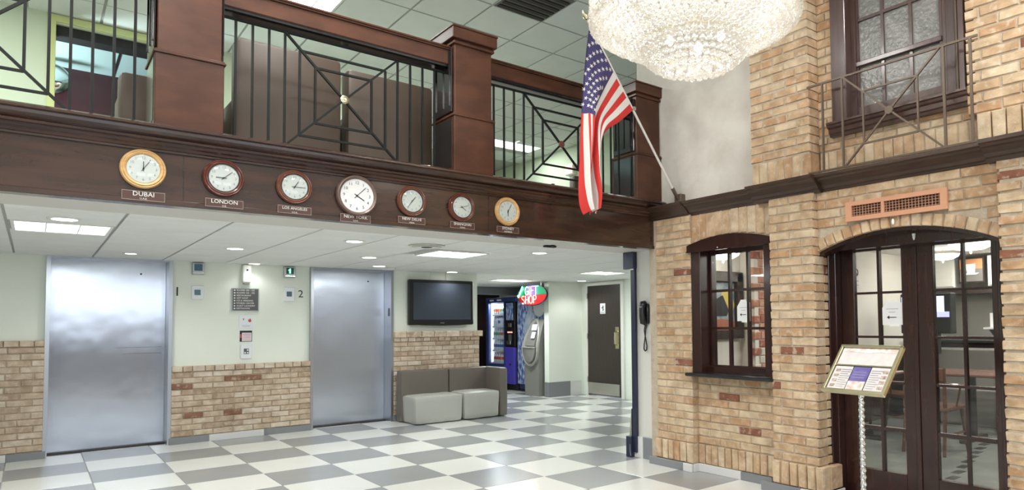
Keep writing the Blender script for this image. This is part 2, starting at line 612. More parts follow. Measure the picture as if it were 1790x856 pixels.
def brick(parent, plane, face, u, z, lu, lz, depth, mname='brick', rot=0.0, out=True):
    """one brick; u, z are its centre on the plane, lu, lz its size there"""
    tall = lz > lu
    key = (mname, tall, RB.randrange(5))
    if key not in _ub:
        _ub[key] = unit_brick(mname, hash((tall, key[2])) & 255, tall)
    o = bpy.data.objects.new('brick', _ub[key])
    COL.objects.link(o)
    d = RB.uniform(-.003, .002)
    if plane == 'Y':
        Mx = Matrix.Translation((u, face + d, z)) @ Matrix.Rotation(rot, 4, 'Y')
    elif plane == 'X':
        Mx = Matrix.Translation((face + d, u, z)) @ Matrix.Rotation(rot, 4, 'X') @ Matrix.Rotation(math.radians(-90), 4, 'Z')
    Mx = Mx @ Matrix.Diagonal((lu, depth, lz, 1))
    Mx.translation -= WO[parent.name]
    o.parent = parent
    o.matrix_local = Mx
    return o


def courses(parent, plane, face, u0, u1, z0, z1, depth, n=None, blen=.205, joint=.009, mname='brick', spans=None, first=0):
    h = .0687
    n = n or max(1, round((z1 - z0) / h))
    h = (z1 - z0) / n
    for k in range(n):
        a, b = z0 + k * h, z0 + (k + 1) * h
        for s0, s1 in (spans(a, b) if spans else [(u0, u1)]):
            off = (blen + joint) * (.5 if (k + first) % 2 else 0)
            cuts = [s0]
            x = s0 + blen + joint - off
            if off and s1 - s0 < blen * 1.2 and s1 - s0 > blen * .7:
                x = s0 + (s1 - s0) * .5
            while x < s1 - .055:
                cuts.append(x + (RB.uniform(-.012, .012) if s1 - s0 > .5 else 0))
                x += blen + joint
            cuts.append(s1)
            for c0, c1 in zip(cuts, cuts[1:]):
                g0 = 0 if c0 == s0 else joint / 2
                g1 = 0 if c1 == s1 else joint / 2
                brick(parent, plane, face, (c0 + g0 + c1 - g1) / 2, (a + b) / 2, c1 - g1 - c0 - g0, h - joint, depth, mname)


def soldiers(parent, plane, face, u0, u1, z0, z1, depth, wdt=.066, joint=.008, mname='brick', zfun=None):
    n = max(1, round((u1 - u0) / (wdt + joint)))
    s = (u1 - u0) / n
    for k in range(n):
        c = u0 + (k + .5) * s
        a = zfun(c) if zfun else z0
        brick(parent, plane, face, c, (a + z1) / 2, s - joint, z1 - a, depth, mname)

# ------------------------------------------------------------------ floor
T_, OX, OY = 0.61, -0.309 * 0.61, 13.924 * 0.61
fl = struct('floor', box(-4, 8.4, -3, 14, -.12, -.006).box(8.4, 9.4, -3, 4.6, -.12, -.012), 'grout', 'grey and white checkered tile floor of the hotel lobby', 'floor')
iR = cm.inverted()


def seen(x, y, z=0, mg=.06):
    p = iR @ Vector((x, y, z))
    if p.z > -.3:
        return False
    u = 1033.9 + 1169 * p.x / -p.z
    v = 516.2 - 1169 * p.y / -p.z
    return -1790 * mg < u < 1790 * (1 + mg) and -856 * mg < v < 856 * (1 + mg)


tile_me = {}
for nm in ('ftw', 'ftg'):
    mb = box(-.302, .302, -.302, .302, -.012, 0, b=.002)
    me = bpy.data.meshes.new('tile')
    me.from_pydata(mb.v, [], mb.f)
    me.materials.append(M[nm])
    tile_me[nm] = me
rest = [MB(), MB()]
for i in range(-6, 15):
    for j in range(-18, 10):
        cx, cy = OX + (i + .5) * T_, OY + (j + .5) * T_
        if cx > 8.3 or (cx > 4.95 and cy < 4.6) or (cx < 5.2 and cy > 9.6):
            continue
        g = (i + j) % 2
        if any(seen(cx + a, cy + b) for a in (-.3, .3) for b in (-.3, .3)):
            o = bpy.data.objects.new('tile', tile_me['ftg' if g else 'ftw'])
            o.location = (cx, cy, 0)
            COL.objects.link(o)
            o.parent = fl
        else:
            rest[g].box(cx - .302, cx + .302, cy - .302, cy + .302, -.012, 0)
for g in (0, 1):
    tag(build('tile', rest[g], ('ftw', 'ftg')[g], fl), None, None, None, 'stuff')


def base_tiles(parent, plane, face, z1, pieces, th=.02):
    for u0, u1, c in pieces:
        mb = MB()
        if plane == 'Y':
            mb.box(u0 + .001, u1 - .001, face, face + th, 0, z1, b=.002)
        else:
            mb.box(face, face + th, u0 + .001, u1 - .001, 0, z1, b=.002)
        build('tile', mb, 'basegrey' if c == 'g' else 'basewhite', parent)


# ------------------------------------------------------------------ elevator wall, brick wainscots
def wains(name, x0, x1, top, label, pieces, capw=.105, capfull=False):
    wl = struct(name, box(x0, x1, 9.06, 9.42, 0, 2.2, 0).box(x0, x1, 9.012, 9.06, .0, top - .012, 1), ['plaster', 'mortar'], label, 'wall')
    capb = top - .068
    courses(wl, 'Y', 9.0, x0, x1, .078, capb, .05, mname='brick_hall')
    x = x0
    while x < x1 - .03:
        e = min(x + capw * RB.uniform(.9, 1.25), x1)
        if x1 - e < .05:
            e = x1
        brick(wl, 'Y', 8.985, (x + e) / 2, top - .033, e - x - .006, .062, .08, 'brick_hall')
        x = e
    base_tiles(wl, 'Y', 8.985, .075, pieces)
    return wl


wains('wall_elevator_left', -1.6, .095, 1.222, 'pale green wall with tall brick wainscot left of the first elevator', [(-1.4, -.8, 'g'), (-.8, -.19, 'w'), (-.19, .12, 'g')])
wains('wall_elevator_center', 1.228, 2.765, .89, 'pale green wall with low brick wainscot between the two elevators', [(1.21, 1.615, 'g'), (1.615, 2.215, 'w'), (2.215, 2.775, 'g')])
wr = wains('wall_elevator_right', 3.886, 5.26, 1.17, 'pale wall with brick wainscot behind the sofa under the television', [(3.88, 4.4, 'g'), (4.4, 5.0, 'w'), (5.0, 5.265, 'g')])
x = 3.88
while x < 5.29:      # the thicker ledge bricks that cap this wainscot
    e = min(x + RB.uniform(.18, .24), 5.305)
    brick(wr, 'Y', 8.955, (x + e) / 2, 1.205, e - x - .006, .085, .10, 'brick_hall')
    x = e
struct('wall_alcove_left', box(5.1, 5.26, 9.42, 13.3, 0, 2.2), 'plaster', 'side wall that runs back behind the television wall', 'wall')
struct('wall_alcove_back', box(5.1, 8.5, 13.2, 13.4, 0, 2.2), 'restdark', 'dark far wall at the end of the vending alcove', 'wall')
struct('wall_vending_back', box(8.25, 8.4, 9.95, 13.3, 0, 2.2), 'plaster', 'pale wall behind the vending machines', 'wall')
struct('wall_header_alcove', box(5.26, 8.2, 11.9, 12.0, 1.95, 2.2), 'basegrey', 'grey header above the vending alcove', 'wall')
# partition with the corner beside the cash machine, then the wall with the restroom door
wp = struct('wall_partition', box(7.24, 8.02, 9.9, 10.04, 0, 2.2), 'plaster', 'pale partition wall between cash machine and restroom door', 'wall')
base_tiles(wp, 'Y', 9.885, .27, [(7.235, 7.72, 'g'), (7.72, 7.99, 'w')], .016)
build('tile', box(7.225, 7.241, 9.885, 10.03, 0, .27, b=.002), 'basegrey', wp)
struct('wall_hall_right', MB().box(8.02, 8.2, 9.70, 9.9, 0, 2.2).box(8.02, 8.2, 4.6, 8.77, 0, 2.2).box(8.02, 8.2, 8.7, 9.8, 2.04, 2.2), 'plaster', 'pale wall around the dark restroom door', 'wall')


# ------------------------------------------------------------------ elevators
def elevator(x0, x1, name, label, mark):
    d = struct(name, MB().box(x0, x0 + .036, 9.0, 9.3, 0, 2.11).box(x1 - .036, x1, 9.0, 9.3, 0, 2.11).box(x0, x1, 9.02, 9.3, 2.095, 2.13), 'steeltrim', label, 'elevator')
    build('door_leaf', box(x0 + .036, x1 - .036, 9.245, 9.29, .006, 2.10, b=.003), 'steel', d)
    build('sill', box(x0 + .03, x1 - .03, 9.16, 9.25, 0, .008), 'ventdark', d)
    kx = x0 + .85
    build('keyhole', MB().cyl((kx, 9.242, 1.96), (kx, 9.25, 1.96), .010, 12), 'ink', d)
    if mark:
        for z, a in ((1.115, .62), (1.045, .70)):
            build('scratch', box(x0 + a, x1 - .05, 9.2435, 9.246, z, z + .006), 'chrome', d)
    else:
        build('floor_indicator', box(x1 - .040, x1 - .036, 9.05, 9.10, 1.47, 1.58), 'black', d)


elevator(.095, 1.228, 'door_1', 'left brushed steel elevator door beside the brush-painted numeral one', True)
elevator(2.765, 3.886, 'door_2', 'right brushed steel elevator door beside the sofa wall', False)

# ------------------------------------------------------------------ lower ceiling with its tiles
cl = struct('ceiling_lower', box(-4, 8.4, 5.04, 13.4, 2.125, 2.24), 'cgrid', 'low tiled ceiling over the elevator hall', 'ceiling')
LOWF = [(-.14, .46, 6.22, 6.82), (3.21, 3.82, 6.31, 6.90), (6.43, 7.02, 7.54, 8.02), (6.13, 6.78, 9.75, 10.17)]
for i in range(-3, 13):
    for j in range(-1, 13):
        x0, x1 = -.165 + .645 * i, -.165 + .645 * (i + 1)
        y0, y1 = max(5.045, 5.60 + .635 * j), 5.60 + .635 * (j + 1)
        cx, cy = (x0 + x1) / 2, (y0 + y1) / 2
        if any(a - .12 < cx < b + .12 and c - .12 < cy < d + .12 for a, b, c, d in LOWF[:2]):
            continue
        if cy > 9.3 and cx < 5.2:
            continue
        build('tile', box(x0 + .009, x1 - .009, y0 + .004, y1 - .004, 2.112, 2.127, b=.003), 'ctile', cl)
# fill the frame of the two tiles that hold troffers
for (a, b, c, d) in LOWF[:2]:
    pass
struct('soffit_beam', box(-4, 4.75, 4.55, 5.045, 2.052, 2.26), 'soffit', 'cream soffit under the wooden balcony beam', 'ceiling')

# ------------------------------------------------------------------ balcony: slab, wooden beam with mouldings
struct('balcony_floor', box(-4, 9, 4.62, 13, 2.27, 2.50), 'mezzfloor', 'mezzanine floor slab behind the railing', 'floor')
tr = struct('trim_1', box(-4, 4.66, 4.54, 4.62, 2.045, 2.36), 'wood', 'long dark mahogany beam that carries the row of clocks', 'trim')
prof = [(4.54, 2.352), (4.527, 2.352), (4.523, 2.362), (4.515, 2.366), (4.512, 2.380), (4.500, 2.388), (4.497, 2.402), (4.482, 2.408), (4.478, 2.420),
        (4.492, 2.428), (4.476, 2.440), (4.458, 2.452), (4.455, 2.468), (4.437, 2.474), (4.437, 2.486), (4.452, 2.494), (4.47, 2.502), (4.66, 2.502), (4.66, 2.352)]
build('crown_moulding', MB().prism(prof, 'x', -4, 4.66), 'wood', tr)
build('bottom_moulding', box(-4, 4.66, 4.531, 4.545, 2.045, 2.078, b=.004), 'wood', tr)
for sx in (.665, 2.74):
    build('panel_joint', box(sx - .0015, sx + .0015, 4.5385, 4.541, 2.08, 2.352), 'blackmat', tr)

# ------------------------------------------------------------------ right wall
st = MB().box(4.66, 5.2, 4.60, 4.90, 0, 2.06)
pc = struct('wall_plaster_column', st, 'columnwhite', 'narrow off-white wall strip that carries the wall phone', 'wall')
base_tiles(pc, 'X', 4.642, .21, [(4.60, 4.795, 'g'), (4.795, 4.90, 'w')], .018)
build('tile', box(4.642, 4.70, 4.90, 4.916, 0, .21, b=.002), 'basewhite', pc)

# pier between phone wall and window
p1 = struct('brick_pillar', box(4.579, 4.80, 4.075, 4.60, 0, 2.32), 'mortar', 'narrow brick pier between the phone wall and the takeout window', 'pillar')
courses(p1, 'X', 4.57, 4.07, 4.51, .25, 2.315, .085)
soldiers(p1, 'X', 4.558, 4.07, 4.535, .073, .246, .10)
base_tiles(p1, 'X', 4.535, .07, [(4.17, 4.60, 'g'), (4.062, 4.17, 'w')], .022)
build('tile', box(4.557, 4.64, 4.052, 4.064, 0, .07, b=.002), 'basewhite', p1)

# bay with the window
ARW = lambda y: 2.094 - (y - 3.66) ** 2 * .33
wy = [3.19 + k * (4.08 - 3.19) / 16 for k in range(17)]
bay = MB().box(4.655, 4.95, 3.18, 4.08, 0, .855)
bay.prism([(y, ARW(y)) for y in wy] + [(4.08, 2.34), (3.19, 2.34)], 'x', 4.60, 4.95)
wr = struct('wall_right', bay, 'mortar', 'brick wall bay around the takeout window', 'wall')
courses(wr, 'X', 4.645, 3.185, 4.07, .245, .855, .07)
soldiers(wr, 'X', 4.637, 3.185, 4.07, .073, .240, .08)
soldiers(wr, 'X', 4.592, 3.19, 4.07, 2.03, 2.31, .07, wdt=.078, zfun=lambda y: ARW(y) + .004)
base_tiles(wr, 'X', 4.625, .07, [(3.595, 4.055, 'w'), (3.28, 3.595, 'g')], .02)

# pier between window and doors
p2 = struct('brick_pillar', box(4.529, 4.75, 2.80, 3.18, 0, 2.32), 'mortar', 'wide brick pier between the takeout window and the arched doors', 'pillar')
courses(p2, 'X', 4.52, 2.785, 3.185, .25, 2.315, .12, first=1)
soldiers(p2, 'X', 4.503, 2.735, 3.195, .073, .246, .14)
courses(p2, 'Y', 2.785, 4.655, 4.72, .25, 1.83, .05, blen=.2)
build('plinth_brick', box(4.60, 4.76, 2.735, 2.80, .073, .246, b=.006), 'brick', p2)
base_tiles(p2, 'X', 4.482, .07, [(2.93, 3.285, 'g'), (2.725, 2.93, 'w')], .022)
build('tile', box(4.504, 4.76, 2.716, 2.73, 0, .07, b=.002), 'basewhite', p2)

# pier right of the doors
p3 = struct('brick_pillar', box(4.529, 4.95, .2, 1.515, 0, 2.32), 'mortar', 'broad brick pier at the right of the arched doors', 'pillar')
courses(p3, 'X', 4.52, .22, 1.53, .25, 2.315, .30)
soldiers(p3, 'X', 4.503, .22, 1.56, .073, .246, .14)
base_tiles(p3, 'X', 4.482, .07, [(.96, 1.57, 'g'), (.35, .96, 'w')], .022)

# bay over the arched doors
YC, RI, ZC = 2.188, 1.527, .452


def arc(r, y):
    q = r * r - (y - YC) ** 2
    return ZC + math.sqrt(q) if q > 0 else 0


ys = [1.53 + k * (2.845 - 1.53) / 24 for k in range(25)]
db = MB().prism([(y, arc(RI, y) + .012) for y in ys] + [(2.845, 2.34), (1.53, 2.34)], 'x', 4.582, 4.98)
db.box(4.582, 4.66, 2.795, 2.84, 0, 1.85)
wd = struct('wall_right_arch', db, 'mortar', 'brick wall over the arched restaurant doors', 'wall')
RO = RI + .086
tot = 2 * math.asin(.645 / RI)
NV = 19
for k in range(NV):
    a = -tot / 2 + (k + .5) * tot / NV
    rm = (RI + RO) / 2
    brick(wd, 'X', 4.566, YC + rm * math.sin(a), ZC + rm * math.cos(a), tot / NV * rm - .008, .082, .11, rot=-a)


def over_arch(z0, z1):
    # parts of the course that stay clear of the arch ring
    r = RO + .008
    q = r * r - (z0 - ZC) ** 2
    if q <= 0:
        return [(1.53, 2.79)]
    hw = math.sqrt(q)
    out = []
    if YC + hw < 2.79 - .03:
        out.append((YC + hw, 2.79))
    if YC - hw > 1.53 + .03:
        out.append((1.53, YC - hw))
    return out


courses(wd, 'X', 4.572, 1.53, 2.79, 1.965, 2.315, .05, spans=over_arch)
courses(wd, 'X', 4.572, 2.79, 2.838, .25, 1.83, .085, blen=.2)

# cornice ledge that breaks forward over each pier
cn = None
cp = lambda x: [(x + .20, 2.305), (x + .13, 2.305), (x + .115, 2.325), (x + .10, 2.333), (x + .085, 2.352), (x + .05, 2.378), (x + .03, 2.386), (x + .02, 2.398), (x, 2.405), (x, 2.428), (x + .35, 2.432), (x + .35, 2.305)]
cb = MB()
for x0, a, b in ((4.455, 4.08, 4.66), (4.47, 3.30, 4.10), (4.405, 2.73, 3.33), (4.455, 1.56, 2.75), (4.39, .2, 1.58)):
    cb.prism([(p[0], p[1]) for p in cp(x0)], 'y', a, b)
cn = struct('trim_2', cb, 'cornice', 'dark wooden cornice ledge running above the brick piers', 'trim')

# upper storey: mottled plaster, brick pier, window bay, brick beyond it
struct('wall_right_plaster', box(4.652, 4.78, 3.33, 4.82, 2.40, 4.60), 'venetian', 'mottled grey-beige plaster wall beside the flagpole', 'wall')
u1 = struct('brick_pillar', box(4.53, 4.80, 2.81, 3.34, 2.42, 4.6), 'mortar', 'upper brick pier between the plaster wall and the balcony window', 'pillar')
soldiers(u1, 'X', 4.522, 2.80, 3.345, 2.435, 2.62, .14, wdt=.075)
courses(u1, 'X', 4.52, 2.80, 3.345, 2.628, 4.55, .14)
ub = MB().box(4.662, 4.85, 1.5, 2.80, 2.42, 2.74).box(4.662, 4.85, 2.64, 2.80, 2.42, 4.6).box(4.662, 4.85, 1.5, 1.72, 2.42, 4.6)
u2 = struct('wall_right_upper', ub, 'mortar', 'upper brick wall behind the balconet railing', 'wall')
soldiers(u2, 'X', 4.652, 1.65, 2.80, 2.435, 2.625, .05)
courses(u2, 'X', 4.65, 1.65, 2.80, 2.632, 2.745, .05, n=2, first=1)
courses(u2, 'X', 4.65, 2.655, 2.80, 2.752, 4.55, .05)
u3 = struct('brick_pillar', box(4.588, 4.85, .2, 1.65, 2.42, 4.6), 'mortar', 'upper brick wall right of the balcony window', 'pillar')
soldiers(u3, 'X', 4.545, .22, 1.64, 2.435, 2.63, .10, wdt=.078)
courses(u3, 'X', 4.578, .22, 1.70, 2.638, 4.55, .10)

# ------------------------------------------------------------------ the rest of the atrium shell
cu = struct('ceiling_upper', box(-4, 9, -3.1, 13, 4.612, 4.75), 'cgrid', 'high tiled ceiling over the atrium and mezzanine', 'ceiling')
UPF = [(1.72, 2.33, 6.39, 7.0), (6.0, 7.2, 9.83, 10.44)]
VENT = (3.55, 4.16, 5.17, 5.78)
plain = MB()
for i in range(-8, 10):
    for j in range(-14, 10):
        x0, y0 = 2.94 + .61 * i, 5.17 + .61 * j
        x1, y1 = x0 + .61, y0 + .61
        cx, cy = (x0 + x1) / 2, (y0 + y1) / 2
        if any(a < cx < b and c < cy < d for a, b, c, d in UPF):
            continue
        if any(abs(cx - a) < .45 and abs(cy - b) < .45 for a, b in ATRIUM):
            continue
        if cy > 4.4 and cx > -.5 and cx < 8 and seen(cx, cy, 4.6, .1) and cy < 10.5:
            build('tile', box(x0 + .012, x1 - .012, y0 + .012, y1 - .012, 4.598, 4.612, b=.003), 'ctileup', cu)
        else:
            plain.box(x0 + .012, x1 - .012, y0 + .012, y1 - .012, 4.598, 4.612)
tag(build('tile', plain, 'ctileup', cu), None, None, None, 'stuff')
wf = MB()
for a, b in ((-4, -3.2), (-1.2, -.4), (1.6, 2.1), (4.1, 9)):
    wf.box(a, b, -3.15, -3.0, 0, 4.6)
wf.box(-4, 9, -3.15, -3.0, 3.05, 4.6)
struct('wall_front', wf, 'white', 'street wall with three tall window openings behind the camera', 'wall')
struct('wall_front_dark_strip', box(-4, 9, -3.16, -2.99, 0, 1.15), 'restdark', 'unseen dark strip added for the dark band reflected in the elevator doors', 'wall')  # added unseen, gives the steel doors a dark band to reflect
struct('wall_left', box(-4.15, -4, -3.15, 13, 0, 4.75), 'plaster', 'pale left wall of the atrium', 'wall')
struct('wall_right_near', box(4.6, 4.8, -3.1, .2, 0, 4.6), 'mortar', 'right atrium wall beside the camera', 'wall')

# ------------------------------------------------------------------ mezzanine behind the railing
mz = MB().box(-4, .10, 8.76, 8.9, 2.5, 4.61).box(.975, 3.2, 8.76, 8.9, 2.5, 4.61).box(.10, .975, 8.76, 8.9, 4.50, 4.61)
struct('wall_mezzanine_back', mz, 'mezzwall', 'light green mezzanine wall around the open doorway', 'wall')
struct('wall_mezzanine_corridor', box(3.06, 3.2, 8.9, 12.6, 2.5, 4.61), 'mezzwall', 'green side wall of the mezzanine corridor', 'wall')
struct('wall_mezzanine_end', MB().box(3.2, 9, 12.6, 12.75, 2.5, 4.61).box(7.55, 7.7, 8.2, 12.7, 2.5, 4.61), 'mezzwall', 'light green wall at the far end of the mezzanine', 'wall')
struct('wall_mezzanine_right', box(7.55, 7.7, 4.85, 8.2, 2.5, 4.61), 'restdark', 'dark grey wall at the right end of the mezzanine', 'wall')
df = MB().box(.06, .125, 8.735, 8.80, 2.5, 4.575, b=.005).box(.955, 1.02, 8.735, 8.80, 2.5, 4.575, b=.005).box(.06, 1.02, 8.735, 8.80, 4.515, 4.585, b=.005)
struct('trim_3', df, 'yellowtrim', 'yellow-green frame of the mezzanine doorway', 'trim')
rm = MB().box(-1.6, -1.5, 8.9, 12.6, 2.5, 4.55, 0).box(-1.6, 3.0, 10.2, 10.4, 2.5, 4.55, 0)
struct('wall_mezzanine_room', rm, 'darkred', 'dark red walls of the room behind the mezzanine doorway', 'wall')
rc = struct('ceiling_room', box(-1.6, 3.0, 8.9, 10.4, 4.50, 4.56), 'tealceil', 'teal lit ceiling of the room behind the mezzanine doorway', 'ceiling')
build('header', box(.12, .975, 8.80, 9.0, 4.40, 4.515), 'blackmat', rc)
for bx in (-.55, .70, 1.95):
    build('batten', box(bx, bx + .025, 9.0, 10.2, 4.490, 4.50), 'blackmat', rc)
lamp('hidden_room_fill', 'AREA', (-.75, 9.6, 3.1), 80, (.80, .97, 1.0), .5, .5, (math.radians(180), 0, 0))  # lamp added out of sight to brighten the room's ceiling from below
md = tag(build('security_mirror', MB().lathe([(.01, .10), (.08, .095), (.15, .07), (.19, .03), (.20, 0), (.20, -.02)], Matrix.Translation((.10, 9.9, 4.25)) @ Matrix.Rotation(math.radians(75), 4, 'X'), 24), 'chrome', smooth=True),
         'round convex mirror inside the mezzanine doorway', 'mirror')


def booth(x0, x1, y0, y1, h, label, g=None):
    t = thing('booth_bench', label, 'bench', ((x0 + x1) / 2, (y0 + y1) / 2, 2.5), g)
    build('backrest', box(x0, x1, y0, y0 + .16, 2.52, 2.5 + h, b=.035), 'taupel', t, True)
    build('seat', box(x0 + .01, x1 - .01, y0 + .15, y1, 2.56, 2.95, b=.03), 'taupel', t, True)
    build('plinth', box(x0 + .03, x1 - .03, y0 + .05, y1 - .05, 2.5, 2.565), 'blackmat', t)
    return t


booth(1.03, 1.752, 5.0, 5.62, .835, 'tall brown vinyl booth back behind the middle railing, nearer the clocks of the left')
booth(1.795, 2.50, 5.0, 5.62, .79, 'second tall brown vinyl booth back behind the middle railing')
booth(.405, .95, 5.3, 5.9, .535, 'low brown vinyl booth back behind the left railing bay')
booth(7.0, 7.5, 8.8, 9.4, 1.35, 'dark high-backed booth at the far end of the mezzanine')
# exit sign and doorway at the far right of the mezzanine
ex = tag(build('exit_sign', box(7.46, 7.55, 9.42, 9.66, 4.05, 4.25, b=.01), 'white'), 'small red lit exit sign on the far mezzanine wall', 'sign')
build('lit_face', box(7.452, 7.462, 9.44, 9.64, 4.07, 4.23), 'exitred', ex)
build('lettering', MB().text('EXIT', .10, TX(7.451, 9.54, 4.15)), 'letter', ex)
do = struct('door_5', MB().box(7.50, 7.56, 10.1, 10.16, 2.5, 3.98).box(7.50, 7.56, 11.0, 11.06, 2.5, 3.98).box(7.50, 7.56, 10.1, 11.06, 3.92, 3.99), 'doordark', 'dark framed doorway on the far mezzanine wall', 'door')
build('leaf', box(7.525, 7.55, 10.16, 11.0, 2.5, 3.92), 'white', do)


# ------------------------------------------------------------------ newel posts, handrails, railing panels
def newel(xa, xb, label, lim=99):
    cx, cy, d = (xa + xb) / 2, 4.67, .34
    t = thing('newel_post', label, 'post', (cx, cy, 2.5))
    y0 = 4.50
    y1 = y0 + d
    wl = MB().box(xa - .008, min(xb + .008, lim), y0 - .008, y1 + .008, 2.50, 2.925, b=.004)
    build('lower_shaft', wl, 'woodred', t)
    build('upper_shaft', box(xa + .004, xb - .004, y0 + .004, y1 - .004, 2.92, 3.52, b=.004), 'woodred', t)
    build('band', MB().box(xa - .018, min(xb + .018, lim), y0 - .018, y1 + .018, 2.922, 2.934, b=.003).box(xa - .010, min(xb + .010, lim), y0 - .01, y1 + .01, 2.934, 2.945, b=.003), 'woodred', t)
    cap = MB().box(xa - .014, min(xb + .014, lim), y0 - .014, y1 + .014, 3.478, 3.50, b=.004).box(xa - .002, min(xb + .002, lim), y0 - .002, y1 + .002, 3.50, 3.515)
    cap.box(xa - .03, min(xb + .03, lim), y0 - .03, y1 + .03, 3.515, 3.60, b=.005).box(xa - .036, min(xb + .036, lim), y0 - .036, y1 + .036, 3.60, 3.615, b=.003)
    build('cap', cap, 'woodred', t)
    for s, xx in ((-1, xa), (1, xb)):      # black lacquered side panels with a raised frame
        for z0, z1 in ((2.53, 2.91), (2.96, 3.46)):
            build('side_panel', box(xx + s * .001, xx + s * .011, y0 + .03, y1 - .02, z0, z1, b=.004), 'lacquer', t)
            f = MB()
            if z0 > 2.9:
                for a, b, c, e in ((y0 + .06, y0 + .075, z0 + .05, z1 - .03), (y1 - .06, y1 - .045, z0 + .05, z1 - .03), (y0 + .16, y0 + .175, z0 + .05, z1 - .03)):
                    f.box(xx + s * .010, xx + s * .018, a, b, c, e)
                build('panel_moulding', f, 'lacquer', t)
    return t


newel(.515, .855, 'square mahogany newel post left of the middle railing')
newel(2.425, 2.755, 'square mahogany newel post right of the middle railing')
newel(4.33, 4.645, 'square mahogany newel post against the plaster wall behind the flag', 4.650)
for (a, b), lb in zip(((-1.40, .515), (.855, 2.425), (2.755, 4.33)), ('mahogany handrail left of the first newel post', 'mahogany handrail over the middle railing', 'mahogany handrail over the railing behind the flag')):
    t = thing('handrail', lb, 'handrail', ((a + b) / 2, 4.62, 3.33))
    build('rail', box(a, b, 4.575, 4.70, 3.335, 3.45, b=.006), 'woodred', t)
    build('top_moulding', MB().box(a, b, 4.562, 4.713, 3.446, 3.458, b=.003).box(a, b, 4.555, 4.72, 3.458, 3.472, b=.004), 'woodred', t)
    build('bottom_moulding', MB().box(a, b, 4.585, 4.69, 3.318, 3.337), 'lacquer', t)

RY = 4.65


def rail_panel(cx, x0, x1, label, rosette):
    t = thing('railing_panel', label, 'railing', (cx, RY, 2.505), 'iron railing panels of the mezzanine')
    zc, tp, bt = 2.915, 3.295, 2.530
    TH = {'baluster': .0130, 'diagonal_bar': .0162, 'square_bar': .0146, 'top_bar': .018, 'bottom_bar': .0172}
    B = lambda nm, p, q: build(nm, MB().bar((p[0], RY, p[1]), (q[0], RY, q[1]), .0145, TH[nm], 0, (0, -1, 0)), 'iron', t)
    B('top_bar', (x0, tp), (x1, tp))
    B('bottom_bar', (x0, bt), (x1, bt))
    k = cx - .392
    while k > x0 + .02:
        B('baluster', (k, bt), (k, tp)); k -= .0985
    k = cx + .392
    while k < x1 - .02:
        B('baluster', (k, bt), (k, tp)); k += .0985
    for s in (-1, 1):
        for e in (-1, 1):
            B('diagonal_bar', (cx, zc), (cx + s * .392, tp if e > 0 else bt))
    for w_, h0, h1 in ((.298, 3.192, 2.616), (.196, 3.098, 2.716)):
        for z in (h0, h1):
            B('square_bar', (cx - w_, z), (cx + w_, z))
        for s in (-1, 1):
            B('square_bar', (cx + s * w_, h1), (cx + s * w_, h0))
    build('rosette', MB().lathe([(.030, 0), (.030, .008), (.022, .012), (.010, .014), (.008, .02)], Matrix.Translation((cx, RY - .008, zc)) @ Matrix.Rotation(math.radians(90), 4, 'X'), 20), rosette, t, True)


rail_panel(-.261, -1.4, .515, 'black iron railing panel left of the first newel post', 'brass')
rail_panel(1.643, .855, 2.425, 'black iron railing panel with pale rosette in the middle bay', 'brass')
rail_panel(3.547, 2.755, 4.33, 'black iron railing panel partly behind the flag', 'copperbrown')


# ------------------------------------------------------------------ world clocks and name plaques
def clock(cx, cz, r, kind, label, hh, mm, rim=.27):
    T = Matrix.Translation((cx, 4.54, cz)) @ Matrix.Rotation(math.radians(90), 4, 'X')
    t = thing('wall_clock', label, 'clock', (cx, 4.53, cz - r), 'world clocks on the wooden beam')
    ri = r * (1 - rim)
    if kind == 'bronzegrey':
        pr = [(r * .98, 0), (r, .01), (r, .034), (r * .97, .042), (r * .93, .044), (r * .86, .038), (ri, .030), (ri, .02)]
    else:
        pr = [(r * .9, 0), (r * .98, .004), (r, .014), (r * .985, .026), (r * .94, .034), (r * .90, .033), (r * .885, .030), (r * .84, .036), (r * .78, .034), (ri * 1.02, .026), (ri, .022)]
    build('rim', MB().lathe(pr, T, 48), kind, t, True)
    if kind != 'oak':
        build('inner_ring', MB().lathe([(ri * 1.05, .024), (ri * 1.05, .031), (ri * .985, .031), (ri * .985, .024)], T, 48), 'ink' if kind != 'bronzegrey' else 'white', t, True)
    d = build('dial', MB().lathe([(ri, .018), (ri, .026)], T, 40), 'dial', t)
    nb = MB()
    for k in range(1, 13):
        a = math.radians(90 - 30 * k)
        nb.text(str(k), ri * .26, T @ Matrix.Translation((ri * .78 * math.cos(a), ri * .78 * math.sin(a), .0262)))
    build('numerals', nb, 'ink' if kind == 'bronzegrey' else 'inkgrey', d)
    for nm, ang, ln, tl, wd in (('hour_hand', hh, .52, .18, .030), ('minute_hand', mm, .76, .22, .020)):
        a = math.radians(90 - 30 * ang)
        v = Vector((math.cos(a), math.sin(a), 0))
        mbh = MB().bar(T @ (v * -ri * tl + Vector((0, 0, .0285))), T @ (v * ri * ln + Vector((0, 0, .0285))), ri * wd * 1.5, .0015)
        build(nm, mbh, 'ink', d)
    build('hub', MB().lathe([(ri * .06, .026), (ri * .05, .031)], T, 14), 'ink', d)
    if kind != 'bronzegrey':
        build('lens', MB().lathe([(ri * 1.0, .031), (ri * .8, .036), (ri * .4, .040), (.001, .041)], T, 40), 'glass', t, True)


